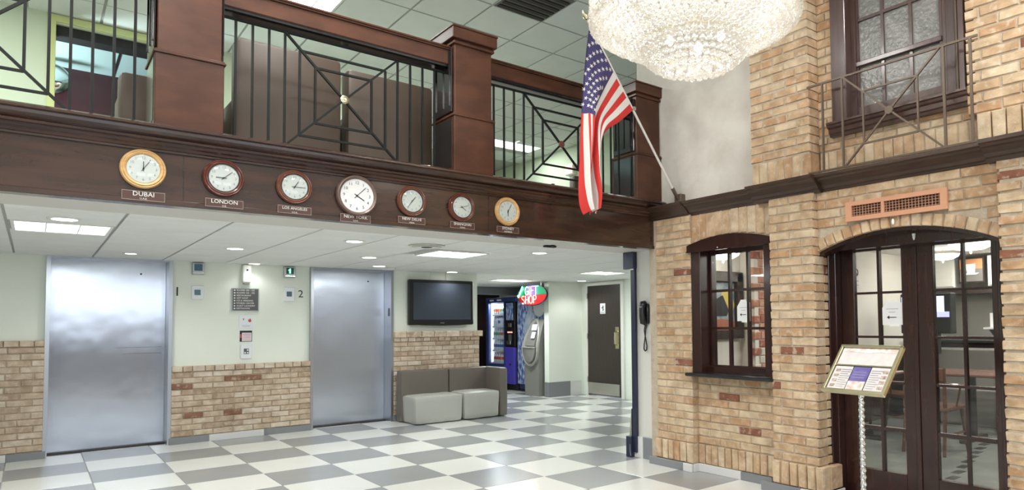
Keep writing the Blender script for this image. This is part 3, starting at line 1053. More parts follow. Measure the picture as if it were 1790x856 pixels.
def plaque(cx, z0, z1, a, b, fs):
    t = tag(build('name_plaque', box(cx - .104, cx + .104, 4.527, 4.542, z0, z1, b=.002), 'plaque'), 'small brown plaque lettered %s below its clock' % a, 'plaque', 'city name plaques')
    f = MB()
    for p in ((cx - .103, cx - .1015, z0 + .001, z1 - .001), (cx + .1015, cx + .103, z0 + .001, z1 - .001), (cx - .103, cx + .103, z0 + .001, z0 + .0025), (cx - .103, cx + .103, z1 - .0025, z1 - .001)):
        f.box(p[0], p[1], 4.5262, 4.528, p[2], p[3])
    build('border', f, 'plaqueline', t)
    zm = (z0 + z1) / 2
    build('lettering', MB().text(a, fs, TY(cx, 4.5265, zm + .009)).text(b, .0145, TY(cx, 4.5265, zm - .016)), 'letter', t)


CZ = 2.238
clock(.464, CZ + .002, .1125, 'oak', 'light oak clock above the plaque lettered Dubai', 12, 1.1, .29)
clock(.872, CZ + .003, .1135, 'cherry', 'dark cherry-red clock above the plaque lettered London', 9, 1.6)
clock(1.281, CZ - .001, .1105, 'copperbrown', 'red-brown clock above the plaque lettered Los Angeles', 1.05, 3)
clock(1.686, CZ - .012, .138, 'bronzegrey', 'largest clock with bronze rim and bold numerals above the plaque lettered New York', 4.05, 1.5, .18)
clock(2.088, CZ - .004, .1105, 'copperbrown', 'red-brown clock above the plaque lettered New Delhi', 1.35, 7.2)
clock(2.493, CZ - .007, .1105, 'cherry', 'red-brown clock above the plaque lettered Shanghai', 4.2, 2.4)
clock(2.905, CZ + .002, .114, 'oak', 'light oak clock above the plaque lettered Sydney', 6, 1, .29)
for cx, z0, z1, a, b, fs in ((.4685, 2.060, 2.114, 'DUBAI', 'U.A.E.', .036), (.88, 2.062, 2.113, 'LONDON', 'U.K.', .033), (1.286, 2.064, 2.114, 'LOS ANGELES', 'U.S.A.', .025),
                             (1.683, 2.044, 2.098, 'NEW YORK', 'U.S.A.', .031), (2.092, 2.070, 2.118, 'NEW DELHI', 'INDIA', .028), (2.504, 2.068, 2.118, 'SHANGHAI', 'CHINA', .030), (2.914, 2.070, 2.118, 'SYDNEY', 'AUSTRALIA', .030)):
    plaque(cx, z0, z1, a, b, fs)


# ------------------------------------------------------------------ lights in the ceilings
def troffer(r, z, label, power, shelf=False):
    a, b, c, d = r
    t = thing('ceiling_light', label, 'ceiling light', ((a + b) / 2, (c + d) / 2, z), 'recessed fluorescent panels')
    f = MB()
    for q in ((a, a + .02, c, d), (b - .02, b, c, d), (a, b, c, c + .015), (a, b, d - .015, d)):
        f.box(q[0], q[1], q[2], q[3], z - .004, z + .02)
    build('frame', f, 'white', t)
    build('diffuser', box(a + .02, b - .02, c + .015, d - .015, z + .004, z + .012), 'fluo', t)
    for k in (1, 2):
        xx = a + (b - a) * k / 3
        build('rib', box(xx - .004, xx + .004, c + .015, d - .015, z - .001, z + .005), 'white', t)
    lamp('ceiling_panel_light', 'AREA', ((a + b) / 2, (c + d) / 2, z - .012), power, (.93, 1, .97), (b - a) * .9, (d - c) * .9)


troffer(LOWF[0], 2.108, 'square fluorescent panel before the left elevator', 24)
troffer(LOWF[1], 2.108, 'square fluorescent panel before the television', 24)
troffer(LOWF[2], 2.108, 'square fluorescent panel before the restroom door', 22)
troffer(LOWF[3], 2.108, 'square fluorescent panel before the vending machines', 22)
troffer(UPF[0], 4.596, 'fluorescent panel in the high ceiling above the middle railing', 36)
troffer(UPF[1], 4.596, 'fluorescent panel in the high ceiling seen under the right handrail', 26)
lamp('mezzanine_fill_light', 'AREA', (-.8, 7.2, 4.57), 50, (.93, 1, .95), .6, .6)  # lamps added without panels of their own to brighten the mezzanine
lamp('mezzanine_fill_light', 'AREA', (4.4, 8.0, 4.57), 50, (.93, 1, .95), .6, .6)
for k, (ax, ay) in enumerate(ATRIUM):
    t = thing('ceiling_light', 'added unseen fill panel over the atrium ' + ('nearest the camera', 'toward the right brick wall', 'in the middle of the lobby', 'nearest the right brick wall', 'toward the left wall', 'before the left newel post', 'before the clock beam')[k], 'ceiling light', (ax, ay, 4.596), 'added atrium fill panels')
    build('diffuser', box(ax - .29, ax + .29, ay - .29, ay + .29, 4.594, 4.60), 'fluo', t)
    build('frame', MB().box(ax - .305, ax + .305, ay - .305, ay + .305, 4.6, 4.612), 'white', t)
for k, (ax, ay, r, lb) in enumerate([(.156, 5.969, .075, 'round downlight beside the left fluorescent panel'), (.762, 8.334, .05, 'small round downlight nearest the left elevator'), (1.512, 7.276, .07, 'round downlight over the numeral between the elevators'),
                                     (2.059, 8.88, .06, 'round downlight above the white wall sensor'), (2.241, 6.06, .07, 'round downlight below the plaque lettered Los Angeles'), (2.906, 7.40, .075, 'round downlight before the right elevator'),
                                     (3.432, 8.405, .075, 'round downlight nearest the right elevator'), (4.693, 8.80, .075, 'round downlight above the television'), (4.22, 5.931, .075, 'round downlight under the right end of the balcony'),
                                     (7.62, 9.40, .075, 'round downlight before the restroom door'), (7.6, 12.3, .09, 'round downlight over the vending alcove')]):
    t = thing('downlight', lb, 'ceiling light', (ax, ay, 2.105), 'round downlights of the lower ceiling')
    build('trim_ring', MB().lathe([(r + .025, .008), (r + .025, 0), (r + .02, -.004), (r, -.004), (r, .006)], Matrix.Translation((ax, ay, 2.108)), 28), 'white', t, True)
    build('lens', MB().lathe([(r, -.003), (r * .5, -.006)], Matrix.Translation((ax, ay, 2.108)), 28), 'down', t)
    lamp('downlight_lamp', 'SPOT', (ax, ay, 2.095), 20 if k != 3 else 5, (1, .99, .95), spot=140, radius=.06)
tv_ = thing('ceiling_diffuser', 'round air diffuser in the low ceiling beside the second light panel', 'vent', (2.936, 6.02, 2.1))
for k, r in enumerate((.17, .13, .09)):
    build('ring', MB().lathe([(r, 0), (r + .012, -.012 - .004 * k), (r - .03, -.010 - .004 * k), (r - .03, 0)], Matrix.Translation((2.936, 6.02, 2.112)), 32), 'white' if k != 1 else 'columnwhite', tv_, True)
build('core', MB().lathe([(.06, 0), (.05, -.02)], Matrix.Translation((2.936, 6.02, 2.112)), 24), 'ventdark', tv_)
vt = tag(build('ceiling_vent', box(VENT[0] + .012, VENT[1] - .012, VENT[2] + .012, VENT[3] - .012, 4.590, 4.598), 'taupe'), 'dark square vent in the high tiled ceiling', 'vent')
for k in range(6):
    yy = VENT[2] + .07 + k * .09
    build('slat', box(VENT[0] + .03, VENT[1] - .03, yy, yy + .05, 4.580, 4.590), 'blackmat', vt)
tag(build('smoke_detector', MB().lathe([(.055, 0), (.055, -.02), (.04, -.035), (.01, -.038)], Matrix.Translation((3.66, 8.55, 2.112)), 20), 'white', smooth=True), 'tiny round detector on the low ceiling before the right elevator', 'detector')
tag(build('soffit_hook', MB().box(3.56, 3.68, 4.90, 4.95, 2.035, 2.053, b=.004).box(3.60, 3.63, 4.86, 4.90, 2.038, 2.050), 'blackmat'), 'small black clip under the soffit of the balcony', 'bracket')

# ------------------------------------------------------------------ chandelier
CX, CY = 2.775, 2.42
ch = thing('chandelier', 'large crystal ball chandelier hanging over the lobby', 'chandelier', (CX, CY, 2.70))
br = .0185
ico = bmesh.new()
bmesh.ops.create_icosphere(ico, subdivisions=2, radius=br)
IV = [q.co.copy() for q in ico.verts]; ico.verts.index_update()
IF = [[q.index for q in f.verts] for f in ico.faces]
ico.free()
cme = bpy.data.meshes.new('crystal')
cme.from_pydata(IV, [], IF)
cme.materials.append(M['crystal'])
cme.polygons.foreach_set('use_smooth', [True] * len(cme.polygons))
RC = random.Random(9)
beads = []


def ring(r, z, gap=.0360, jit=.003):
    n = max(1, int(2 * math.pi * r / gap))
    o = RC.random()
    for k in range(n):
        a = 2 * math.pi * (k + o) / n
        beads.append(Vector((CX + r * math.cos(a) + RC.uniform(-jit, jit), CY + r * math.sin(a) + RC.uniform(-jit, jit), z + RC.uniform(-jit, jit))))


nring = 10
for k in range(nring):                       # the sloping underside
    f = k / (nring - 1)
    ring(.28 + (.553 - .28) * f, 2.845 + .135 * f ** 1.15)
for k in range(8):                           # outer drum strands
    ring(.566 - .010 * (k / 8.0), 2.995 + k * .037)
for k in range(4):
    ring(.53 - .0 * k, 3.30 + k * .034)
for f in (0, .17, .34, .5, .65, .8, .93, 1.0):   # bottom bowl
    a = f * math.pi / 2
    ring(max(.004, .275 * math.cos(a)), 2.83 - .115 * math.sin(a))
beads.sort(key=lambda p: (iR @ p).length if seen(p.x, p.y, p.z, 0) else 99)
stuff = MB()
iv1 = bmesh.new(); bmesh.ops.create_icosphere(iv1, subdivisions=1, radius=br)
JV = [q.co.copy() for q in iv1.verts]; iv1.verts.index_update(); JF = [[q.index for q in f.verts] for f in iv1.faces]; iv1.free()
for k, p in enumerate(beads):
    if k < 290:
        o = bpy.data.objects.new('crystal', cme)
        o.location = p - WO[ch.name]
        COL.objects.link(o)
        o.parent = ch
    else:
        stuff.add(JV, JF, 0, Matrix.Translation(p))
tag(build('crystal', stuff, 'crystal', ch, True), None, None, None, 'stuff')
for r, z in ((.57, 3.0), (.555, 2.985), (.28, 2.86), (.575, 3.28), (.535, 3.42)):
    pts = [(CX + r * math.cos(2 * math.pi * k / 48), CY + r * math.sin(2 * math.pi * k / 48), z + .012) for k in range(49)]
    build('metal_ring', MB().tube(pts, .005, 6), 'brass', ch, True)
for k in range(8):
    a = 2 * math.pi * k / 8
    p0 = (CX + .28 * math.cos(a), CY + .28 * math.sin(a), 2.875)
    build('spoke', MB().tube([p0, (CX + .555 * math.cos(a), CY + .555 * math.sin(a), 3.0)], .005, 6), 'brass', ch)
build('stem', MB().cyl((CX, CY, 2.95), (CX, CY, 4.55), .014, 12), 'brass', ch)
build('canopy', MB().lathe([(.09, 0), (.085, -.02), (.03, -.05)], Matrix.Translation((CX, CY, 4.60)), 24), 'brass', ch, True)
for k in range(9):
    a = 2 * math.pi * k / 8 + .3
    r, z = (.40, 3.06) if k < 8 else (.06, 2.87)
    p = (CX + r * math.cos(a), CY + r * math.sin(a), z)
    build('bulb', MB().lathe([(.004, -.03), (.018, -.02), (.024, 0), (.018, .02), (.008, .035)], Matrix.Translation(p), 14), 'bulb', ch, True)
    lamp('chandelier_bulb', 'POINT', p, 5, (1, .965, .91), radius=.03)

# ------------------------------------------------------------------ things on the elevator wall (plane y = 9.06)
YW = 9.06


def on(x):      # measured at y = 9.10
    return x * .9945


def onz(z):
    return CAMH + (z - CAMH) * .9945


def wall_box(name, label, cat, x0, x1, z0, z1, th, m, b=.006, y=YW):
    return tag(build(name, box(on(x0), on(x1), y - th, y + .002, onz(z0), onz(z1), b=b), m), label, cat)


for x0, x1, lit, lb in ((1.428, 1.558, False, 'grey floor indicator with blue display above the left call plate'), (2.455, 2.589, True, 'grey floor indicator with lit green arrow beside the right elevator')):
    t = wall_box('floor_indicator', lb, 'indicator', x0, x1, 1.965, 2.106, .05, 'steeltrim', .008)
    build('display', box(on(x0 + .022), on(x1 - .022), YW - .053, YW - .048, 2.005, 2.085, b=.002), 'lcdgreen' if lit else 'lcd', t)
    build('lower_lip', box(on(x0 + .004), on(x1 - .004), YW - .06, YW - .045, 1.968, 1.99, b=.004), 'chrome', t)
    if lit:
        build('lit_arrow', MB().prism([(on(2.522), 2.078), (on(2.495), 2.05), (on(2.512), 2.05), (on(2.512), 2.015), (on(2.530), 2.015), (on(2.530), 2.078)], 'y', YW - .0545, YW - .053), 'green', t)
for x0, x1, z0, z1, lb in ((1.429, 1.555, 1.668, 1.835, 'white call plate with dark display right of the numeral one'), (2.458, 2.588, 1.66, 1.845, 'white call plate with dark display left of the numeral two')):
    t = wall_box('call_plate', lb, 'plate', x0, x1, z0, z1, .02, 'panelwhite')
    zc, xc = onz((z0 + z1) / 2), on((x0 + x1) / 2)
    build('display', box(xc - .032, xc + .032, YW - .022, YW - .018, zc - .03, zc + .034, b=.002), 'lcd', t)
o = tag(build('wall_numeral', MB().text('1', .15, TY(on(1.287), YW - .001, onz(1.755))), 'ink'), 'black painted numeral one beside the left elevator', 'numeral')
o = tag(build('wall_numeral', MB().text('2', .135, TY(on(2.669), YW - .001, onz(1.756)) @ Matrix.Shear('XZ', 4, (0, 0)) if False else TY(on(2.669), YW - .001, onz(1.756))), 'ink'), 'black painted numeral two beside the right elevator', 'numeral')
cmn = wall_box('wall_sensor', 'tall white wall sensor with a black eye above the directory sign', 'sensor', 1.966, 2.065, 1.88, 2.108, .07, 'white', .018)
build('eye', MB().cyl((on(2.018), YW - .074, 2.035), (on(2.018), YW - .065, 2.035), .012, 14), 'ink', cmn)
build('foot', box(on(1.98), on(2.05), YW - .05, YW, 1.858, 1.884, b=.008), 'satin', cmn)
dr = wall_box('directory_sign', 'dark grey directory sign with eight white lines of lettering', 'sign', 1.858, 2.164, 1.532, 1.815, .012, 'dirgrey', .003)
lines = ['ROOMS 100 - 123', 'ROOMS 124 - 150', 'RESTAURANT', 'GIFT SHOP', 'ICE & VENDING', 'FITNESS CENTER', 'GUEST LAUNDRY', 'RESTROOMS']
lt = MB()
for k, s in enumerate(lines):
    z = 1.787 - k * .0318
    lt.text(s, .0265, TY(on(1.912), YW - .0125, z), align='LEFT')
    lt.box(on(1.884), on(1.898), YW - .0132, YW - .0115, z - .0065, z + .0065)
build('lettering', lt, 'letter', dr)
fr_ = MB()
for q in ((1.858, 1.866, 1.532, 1.815), (2.156, 2.164, 1.532, 1.815), (1.858, 2.164, 1.532, 1.54), (1.858, 2.164, 1.807, 1.815)):
    fr_.box(on(q[0]), on(q[1]), YW - .016, YW - .010, onz(q[2]), onz(q[3]))
build('border', fr_, 'steeltrim', dr)
s1 = wall_box('notice', 'white notice with small red flame mark under the directory sign', 'notice', 1.944, 2.107, 1.318, 1.478, .006, 'panelwhite', .002)
build('flame_mark', MB().prism([(on(2.045), 1.41), (on(2.052), 1.436), (on(2.060), 1.425), (on(2.066), 1.448), (on(2.08), 1.425), (on(2.083), 1.405), (on(2.066), 1.393)], 'y', YW - .0072, YW - .005), 'redprint', s1)
build('hand_mark', MB().prism([(on(1.988), 1.44), (on(1.998), 1.445), (on(2.0), 1.425), (on(1.995), 1.415)], 'y', YW - .0072, YW - .005), 'dirgrey', s1)
build('print_lines', MB().box(on(1.975), on(2.075), YW - .0068, YW - .005, 1.355, 1.358).box(on(1.985), on(2.065), YW - .0068, YW - .005, 1.340, 1.343), 'inkgrey', s1)
s2 = wall_box('notice', 'framed fire notice with black and red band above the call button plate', 'notice', 1.952, 2.095, 1.155, 1.295, .006, 'panelwhite', .002)
fb = MB().box(on(1.955), on(2.092), YW - .009, YW - .005, 1.268, 1.292).box(on(1.955), on(1.978), YW - .009, YW - .005, 1.158, 1.292)
for q in ((1.955, 1.96, 1.158, 1.292), (2.087, 2.092, 1.158, 1.292), (1.955, 2.092, 1.158, 1.163)):
    fb.box(on(q[0]), on(q[1]), YW - .009, YW - .005, q[2], q[3])
build('black_band', fb, 'ink', s2)
build('red_mark', box(on(1.957), on(1.976), YW - .0098, YW - .008, 1.205, 1.25), 'redprint', s2)
pl = MB()
for k in range(6):
    pl.box(on(1.99), on(2.078), YW - .0068, YW - .005, 1.175 + k * .015, 1.179 + k * .015)
build('print_lines', pl, 'redprint', s2)
bt = wall_box('call_button_plate', 'white elevator call button plate lowest on the centre wall', 'plate', 1.963, 2.091, .943, 1.126, .022, 'panelwhite', .008)
build('dark_panel', box(on(1.998), on(2.056), YW - .025, YW - .02, 1.005, 1.072, b=.002), 'dirgrey', bt)
for bx_, bz in ((2.012, 1.022), (2.041, 1.022), (2.041, 1.054)):
    build('button', box(on(bx_) - .009, on(bx_) + .009, YW - .028, YW - .024, bz - .009, bz + .009, b=.002), 'panelwhite', bt)

# television
tv = thing('television', 'black flat television mounted above the brick ledge', 'television', (4.62, 8.97, 1.34))
build('body', box(4.10, 5.14, 8.965, 9.03, 1.338, 1.995, b=.012), 'black', tv)
build('screen', box(4.165, 5.09, 8.960, 8.968, 1.415, 1.95), 'screen', tv)
build('lower_bezel', MB().prism([(4.11, 1.41), (5.13, 1.41), (5.13, 1.345), (4.9, 1.332), (4.62, 1.326), (4.34, 1.332), (4.11, 1.345)], 'y', 8.955, 8.97), 'black', tv)
build('logo_mark', box(4.585, 4.645, 8.953, 8.956, 1.362, 1.370), 'satin', tv)
build('wall_mount', box(4.5, 4.75, 9.03, 9.07, 1.55, 1.8), 'blackmat', tv)
build('ceiling_bracket', MB().cyl((4.72, 9.03, 1.98), (4.72, 9.03, 2.112), .006, 8), 'satin', tv)
build('cable', MB().tube([(4.42, 9.02, 1.985), (4.46, 9.035, 2.05), (4.47, 9.04, 2.11)], .005, 6), 'white', tv)


# sofa modules
def cushion(name, x0, x1, y0, y1, z0, z1, m, parent, taper=0.0, dome=.02, rad=.05, wr=.006, seed=1):
    """soft upholstered block: gridded box with rounded edges, tapering sides and a domed top"""
    bm = bmesh.new()
    bmesh.ops.create_cube(bm, size=1)
    bmesh.ops.subdivide_edges(bm, edges=bm.edges[:], cuts=9, use_grid_fill=True)
    mb = MB()
    sx, sy, sz = x1 - x0, y1 - y0, z1 - z0
    bm.verts.index_update()
    vs = []
    for v in bm.verts:
        p = Vector((v.co.x * sx, v.co.y * sy, v.co.z * sz))
        c = Vector((max(-sx / 2 + rad, min(sx / 2 - rad, p.x)), max(-sy / 2 + rad, min(sy / 2 - rad, p.y)), max(-sz / 2 + rad, min(sz / 2 - rad, p.z))))
        d = p - c
        if d.length > 1e-6:
            p = c + d.normalized() * min(rad, d.length)
        t = (p.z / sz + .5)
        f = 1 - taper * (1 - t)
        p.x *= f
        if p.y < 0:
            p.y *= f
        if v.co.z > .49:
            p.z += dome * (1 - (2 * v.co.x) ** 2) * (1 - (2 * v.co.y) ** 2)
        n = noise.noise(Vector((p.x * 6 + seed * 7, p.y * 6, p.z * 6)))
        p += v.co.normalized() * n * wr
        vs.append(p + Vector(((x0 + x1) / 2, (y0 + y1) / 2, (z0 + z1) / 2)))
    mb.add(vs, [[q.index for q in f.verts] for f in bm.faces])
    bm.free()
    return build(name, mb, m, parent, True)


sf = thing('sofa_module', 'armless grey two-tone sofa section nearer the elevator', 'sofa', (4.28, 8.72, 0))
cushion('backrest', 3.90, 4.625, 8.770, 8.950, .005, .705, 'taupe', sf, 0, .0, .03, .003, 2)
cushion('seat', 3.915, 4.64, 8.370, 8.805, .005, .375, 'greyvinyl', sf, .05, .012, .035, .007, 3)
s2_ = thing('sofa_module', 'grey two-tone corner sofa section with an arm at its right', 'sofa', (5.0, 8.72, 0))
cushion('backrest', 4.635, 5.36, 8.770, 8.950, .005, .705, 'taupe', s2_, 0, .0, .03, .003, 4)
cushion('armrest', 5.235, 5.37, 8.370, 8.935, .005, .705, 'taupe', s2_, 0, .0, .03, .003, 5)
cushion('seat', 4.648, 5.235, 8.365, 8.805, .005, .385, 'greyvinyl', s2_, .05, .012, .035, .007, 6)

# ------------------------------------------------------------------ vending machines, cash machine, neon sign
vm = thing('vending_machine', 'lit glass-fronted drink vending machine in the alcove', 'vending machine', (7.85, 11.9, 0))
VX, VA, VB = 7.45, 11.30, 12.47
cab = MB().box(VX + .05, 8.2, VB - .03, VB, .06, 1.89).box(VX + .05, 8.2, VA, VA + .03, .06, 1.89).box(8.0, 8.2, VA, VB, .06, 1.89)
cab.box(VX + .05, 8.2, VA, VB, 1.80, 1.89).box(VX + .05, 8.2, VA, VB, .06, .50).box(VX + .05, 8.0, VA + .03, VA + .42, .5, 1.8)
build('cabinet', cab, 'blackmat', vm)
build('liner', MB().box(7.97, 7.99, VA + .42, VB - .03, .52, 1.79).box(VX + .1, 7.98, VB - .07, VB - .04, .52, 1.79), 'vinside', vm)
dfm = MB().box(VX, VX + .05, VB - .10, VB, .5, 1.89, b=.01).box(VX, VX + .05, VA + .42, VA + .46, .5, 1.8).box(VX, VX + .05, VA, VB, 1.79, 1.89, b=.008).box(VX, VX + .05, VA + .4, VB, .42, .52, b=.008)
build('door_frame', dfm, 'vblue', vm)
build('front_panel', box(VX, VX + .05, VA + .4, VB, .08, .44, b=.01), 'black', vm)
build('kick_plate', box(VX + .06, VX + .1, VA, VB, 0, .09), 'blackmat', vm)
cpn = build('control_column', box(VX - .01, VX + .05, VA + .03, VA + .41, .88, 1.80, b=.008), 'black', vm)
build('brand_card', box(VX - .014, VX - .008, VA + .09, VA + .35, 1.42, 1.77), 'splash', cpn)
build('coin_plate', box(VX - .016, VX - .008, VA + .16, VA + .28, 1.28, 1.36, b=.003), 'satin', cpn)
build('red_display', box(VX - .014, VX - .008, VA + .12, VA + .30, 1.16, 1.19), 'exitred', cpn)
build('keypad', box(VX - .014, VX - .008, VA + .15, VA + .26, 1.0, 1.13), 'dirgrey', cpn)
build('coin_return', box(VX - .022, VX - .008, VA + .18, VA + .33, .93, 1.0, b=.004), 'chrome', cpn)
build('purple_panel', box(VX - .012, VX + .05, VA + .05, VA + .41, .13, .87, b=.008), 'purple', vm)
build('lock', MB().cyl((VX - .02, VA + .2, .52), (VX - .01, VA + .2, .52), .022, 12), 'ink', vm)
build('glass_front', box(VX + .02, VX + .028, VA + .46, VB - .10, .52, 1.79), 'vglass', vm)
build('top_print', MB().box(VX - .003, VX, VA + .55, VA + .72, 1.825, 1.855).box(VX - .003, VX, VA + .85, VA + 1.0, 1.825, 1.855), 'letter', vm)
SH = [.54, .80, 1.05, 1.30, 1.55]
lamp('vending_tube', 'AREA', (VX + .08, VB - .115, 1.15), 2.2, (.92, .97, 1), .05, 1.2, (math.radians(90), 0, 0))
lamp('vending_tube', 'AREA', (VX + .13, (VA + .42 + VB) / 2, 1.775), 14, (.92, .97, 1), .1, .6, (0, 0, 0))
for z in SH:
    build('shelf', box(VX + .09, 7.97, VA + .43, VB - .07, z - .03, z, b=.003), 'vinside', vm)


def bottle(parts_mat, cap, x, y, z, h, label, group):
    T = Matrix.Translation((x, y, z))
    r = .034
    b = tag(build('bottle', MB().lathe([(r * .9, 0), (r, .01), (r, h * .28), (r * .93, h * .34), (r, h * .40), (r, h * .62), (r * .75, h * .75), (r * .38, h * .88), (r * .38, h * .93)], T, 12), 'b_clear' if parts_mat != 'b_brown' else 'b_brown', smooth=True), label, 'bottle', group)
    build('label', MB().lathe([(r * 1.02, h * .30), (r * 1.02, h * .60)], T, 12), parts_mat, b, True)
    build('cap', MB().lathe([(r * .44, h * .91), (r * .44, h)], T, 10), cap, b, True)


rows = [(1.55, ['b_orange', 'b_red', 'b_orange', 'b_green', 'b_green', 'b_green'], 'b_white', .19, 'bottle with bright label on the top shelf of the vending machine'),
        (1.30, ['b_white', 'b_white', 'b_blue', 'b_white', 'b_white', 'b_white'], 'ink', .20, 'clear bottle with black cap on the second vending shelf'),
        (1.05, ['b_green', 'b_green', 'b_green', 'b_red', 'b_orange', 'b_red'], 'b_white', .20, 'green or red labelled bottle on the middle vending shelf'),
        (.80, ['b_blue'] * 6, 'b_white', .20, 'blue labelled bottle on the fourth vending shelf'),
        (.54, ['b_red', 'b_red', 'b_red', 'b_orange', 'b_red', 'b_red'], 'b_red', .20, 'red capped bottle on the lowest vending shelf')]
for z, ms, cap, h, lb in rows:
    for k, m_ in enumerate(ms):
        bottle(m_, cap, VX + .115, VB - .20 - k * .087, z, h, lb, lb.replace('bottle ', 'bottles ', 1))

v2 = thing('vending_machine', 'vending machine with a blue splashing water print behind the cash machine', 'vending machine', (7.85, 10.7, 0))
build('cabinet', box(VX + .05, 8.2, 10.32, 11.27, .06, 1.90, b=.01), 'vblue', v2)
build('front_panel', box(VX, VX + .06, 10.33, 11.26, .15, 1.86, b=.012), 'splash', v2)
build('kick_plate', box(VX + .06, VX + .12, 10.34, 11.25, 0, .10), 'blackmat', v2)
build('round_badge', MB().lathe([(.19, 0), (.18, .012), (.05, .018)], Matrix.Translation((VX + .001, 10.50, 1.66)) @ Matrix.Rotation(math.radians(-90), 4, 'Y'), 28), 'b_white', v2, True)
bw = MB()     # the big pale water bottle of the print, in low relief
bw.lathe([(.10, .25), (.21, .30), (.22, .62), (.20, .70), (.22, .78), (.22, 1.05), (.14, 1.22), (.07, 1.32), (.06, 1.42)], Matrix.Translation((VX + .0, 10.80, .28)) @ Matrix.Diagonal((.10, 1, 1, 1)), 20)
build('bottle_relief', bw, mat('pale_bottle_print', (.30, .36, .52), .3, col2=(.60, .66, .76), nscale=10, stretch=(1, 5, .8)), v2, True)

# cash machine
AX, A0, A1 = 7.17, 10.13, 10.58
at = thing('cash_machine', 'grey cash machine with oval fascia beside the partition', 'cash machine', (7.35, 10.35, 0))
side = [(7.17, 0), (7.17, .62), (7.15, .80), (7.17, .98), (7.27, 1.30), (7.31, 1.40), (7.36, 1.43), (7.445, 1.43), (7.445, 0)]
build('cabinet', MB().prism([(p[0], p[1]) for p in side], 'y', A0, A1), 'atm', at)
ov = MB()
n = 28
ring_o, ring_i = [], []
YCa, hw = (A0 + A1) / 2, .245


def face_x(z):
    return 7.155 if z < .95 else 7.155 + (z - .95) * .32


loops = []
for sc, dx in ((1, .01), (1, -.03), (.93, -.045), (.84, -.02), (.80, .02)):
    lp = []
    for k in range(n):
        a = 2 * math.pi * k / n
        yy = YCa + hw * sc * math.cos(a) * (1 - .25 * math.sin(a))
        zz = .99 + .45 * sc * math.sin(a)
        lp.append((face_x(zz) + dx, yy, zz))
    loops.append(lp)
vs = [p for lp in loops for p in lp]
fs = []
for j in range(len(loops) - 1):
    for k in range(n):
        a, b = j * n + k, j * n + (k + 1) % n
        fs.append((a, b, b + n, a + n))
fs.append(tuple(range((len(loops) - 1) * n, len(loops) * n)))
ov.add(vs, fs)
build('oval_fascia', ov, 'atmlight', at, True)
build('upper_panel', MB().prism([(7.165, .92), (7.13, .93), (7.21, 1.20), (7.245, 1.19)], 'y', A0 + .09, A1 - .09), 'atm', at)
build('screen', MB().prism([(7.185, 1.22), (7.175, 1.22), (7.205, 1.33), (7.215, 1.33)], 'y', A0 + .08, A0 + .24), 'atmscreen', at)
build('label_sheet', MB().prism([(7.15, 1.07), (7.142, 1.07), (7.18, 1.19), (7.188, 1.19)], 'y', A0 + .10, A0 + .22), 'paper', at)
build('ledge', box(7.07, 7.20, A0 + .04, A1 - .04, .885, .915, b=.01), 'atmlight', at)
build('cash_slot', box(7.10, 7.16, A0 + .13, A1 - .15, .80, .86, b=.008), 'ink', at)
build('sticker', box(7.108, 7.12, A0 + .16, A0 + .26, .66, .74), 'paper', at)
lw = MB()
lo = []
for sc, dx in ((.80, -.0), (.79, -.035), (.55, -.05)):
    lp = []
    for k in range(15):
        a = math.pi + math.pi * k / 14
        lp.append((7.135 + dx, YCa + hw * sc * math.cos(a), .90 + .36 * sc * math.sin(a)))
    lo.append(lp)
vs = [p for lp in lo for p in lp]
fs = [(j * 15 + k, j * 15 + k + 1, (j + 1) * 15 + k + 1, (j + 1) * 15 + k) for j in range(2) for k in range(14)] + [tuple(range(30, 45))]
build('lower_bowl', MB().add(vs, fs), 'atm', at, True)

# neon gift shop sign hanging in front of the machines
SX, SY, SZ = 7.0, 10.10, 1.866
gs = thing('neon_sign', 'oval lit neon sign reading gift shop in green and red', 'sign', (SX, SY, SZ - .2))
ell = [(SY + .475 * math.cos(2 * math.pi * k / 40), SZ + .195 * math.sin(2 * math.pi * k / 40)) for k in range(40)]
build('backing', MB().prism(ell, 'x', SX, SX + .03), 'signface', gs)
lowh = [(y, z) for y, z in [(SY + .465 * math.cos(math.pi + math.pi * k / 20), SZ + .185 * math.sin(math.pi + math.pi * k / 20)) for k in range(21)]]
build('red_field', MB().prism(lowh, 'x', SX - .003, SX + .001), 'signred', gs)
upr = [(SY + .465 * math.cos(math.pi * k / 20), SZ + .004 + .185 * math.sin(math.pi * k / 20)) for k in range(21)]
build('violet_field', MB().prism(upr, 'x', SX - .002, SX + .001), 'signviolet', gs)
build('green_field', MB().prism([p for p in upr if p[0] > SY + .12] + [(SY + .14, SZ + .004)], 'x', SX - .003, SX - .001), 'signgreen', gs)
build('green_field', MB().prism([p for p in upr if p[0] < SY - .16] + [(SY - .18, SZ + .004)], 'x', SX - .003, SX - .001), 'signgreen', gs)  # green glow of the neon T, painted onto the sign face


def neon(strokes, ox, oz, s, r, m, nm):
    mb = MB()
    for st_ in strokes:
        mb.tube([(SX - .022, ox - p[0] * s, oz + p[1] * s) for p in st_], r, 6)
    return build(nm, mb, m, gs, True)


def arcp(cx, cy, rx, ry, a0, a1, n=12):
    return [(cx + rx * math.cos(math.radians(a0 + (a1 - a0) * k / n)), cy + ry * math.sin(math.radians(a0 + (a1 - a0) * k / n))) for k in range(n + 1)]


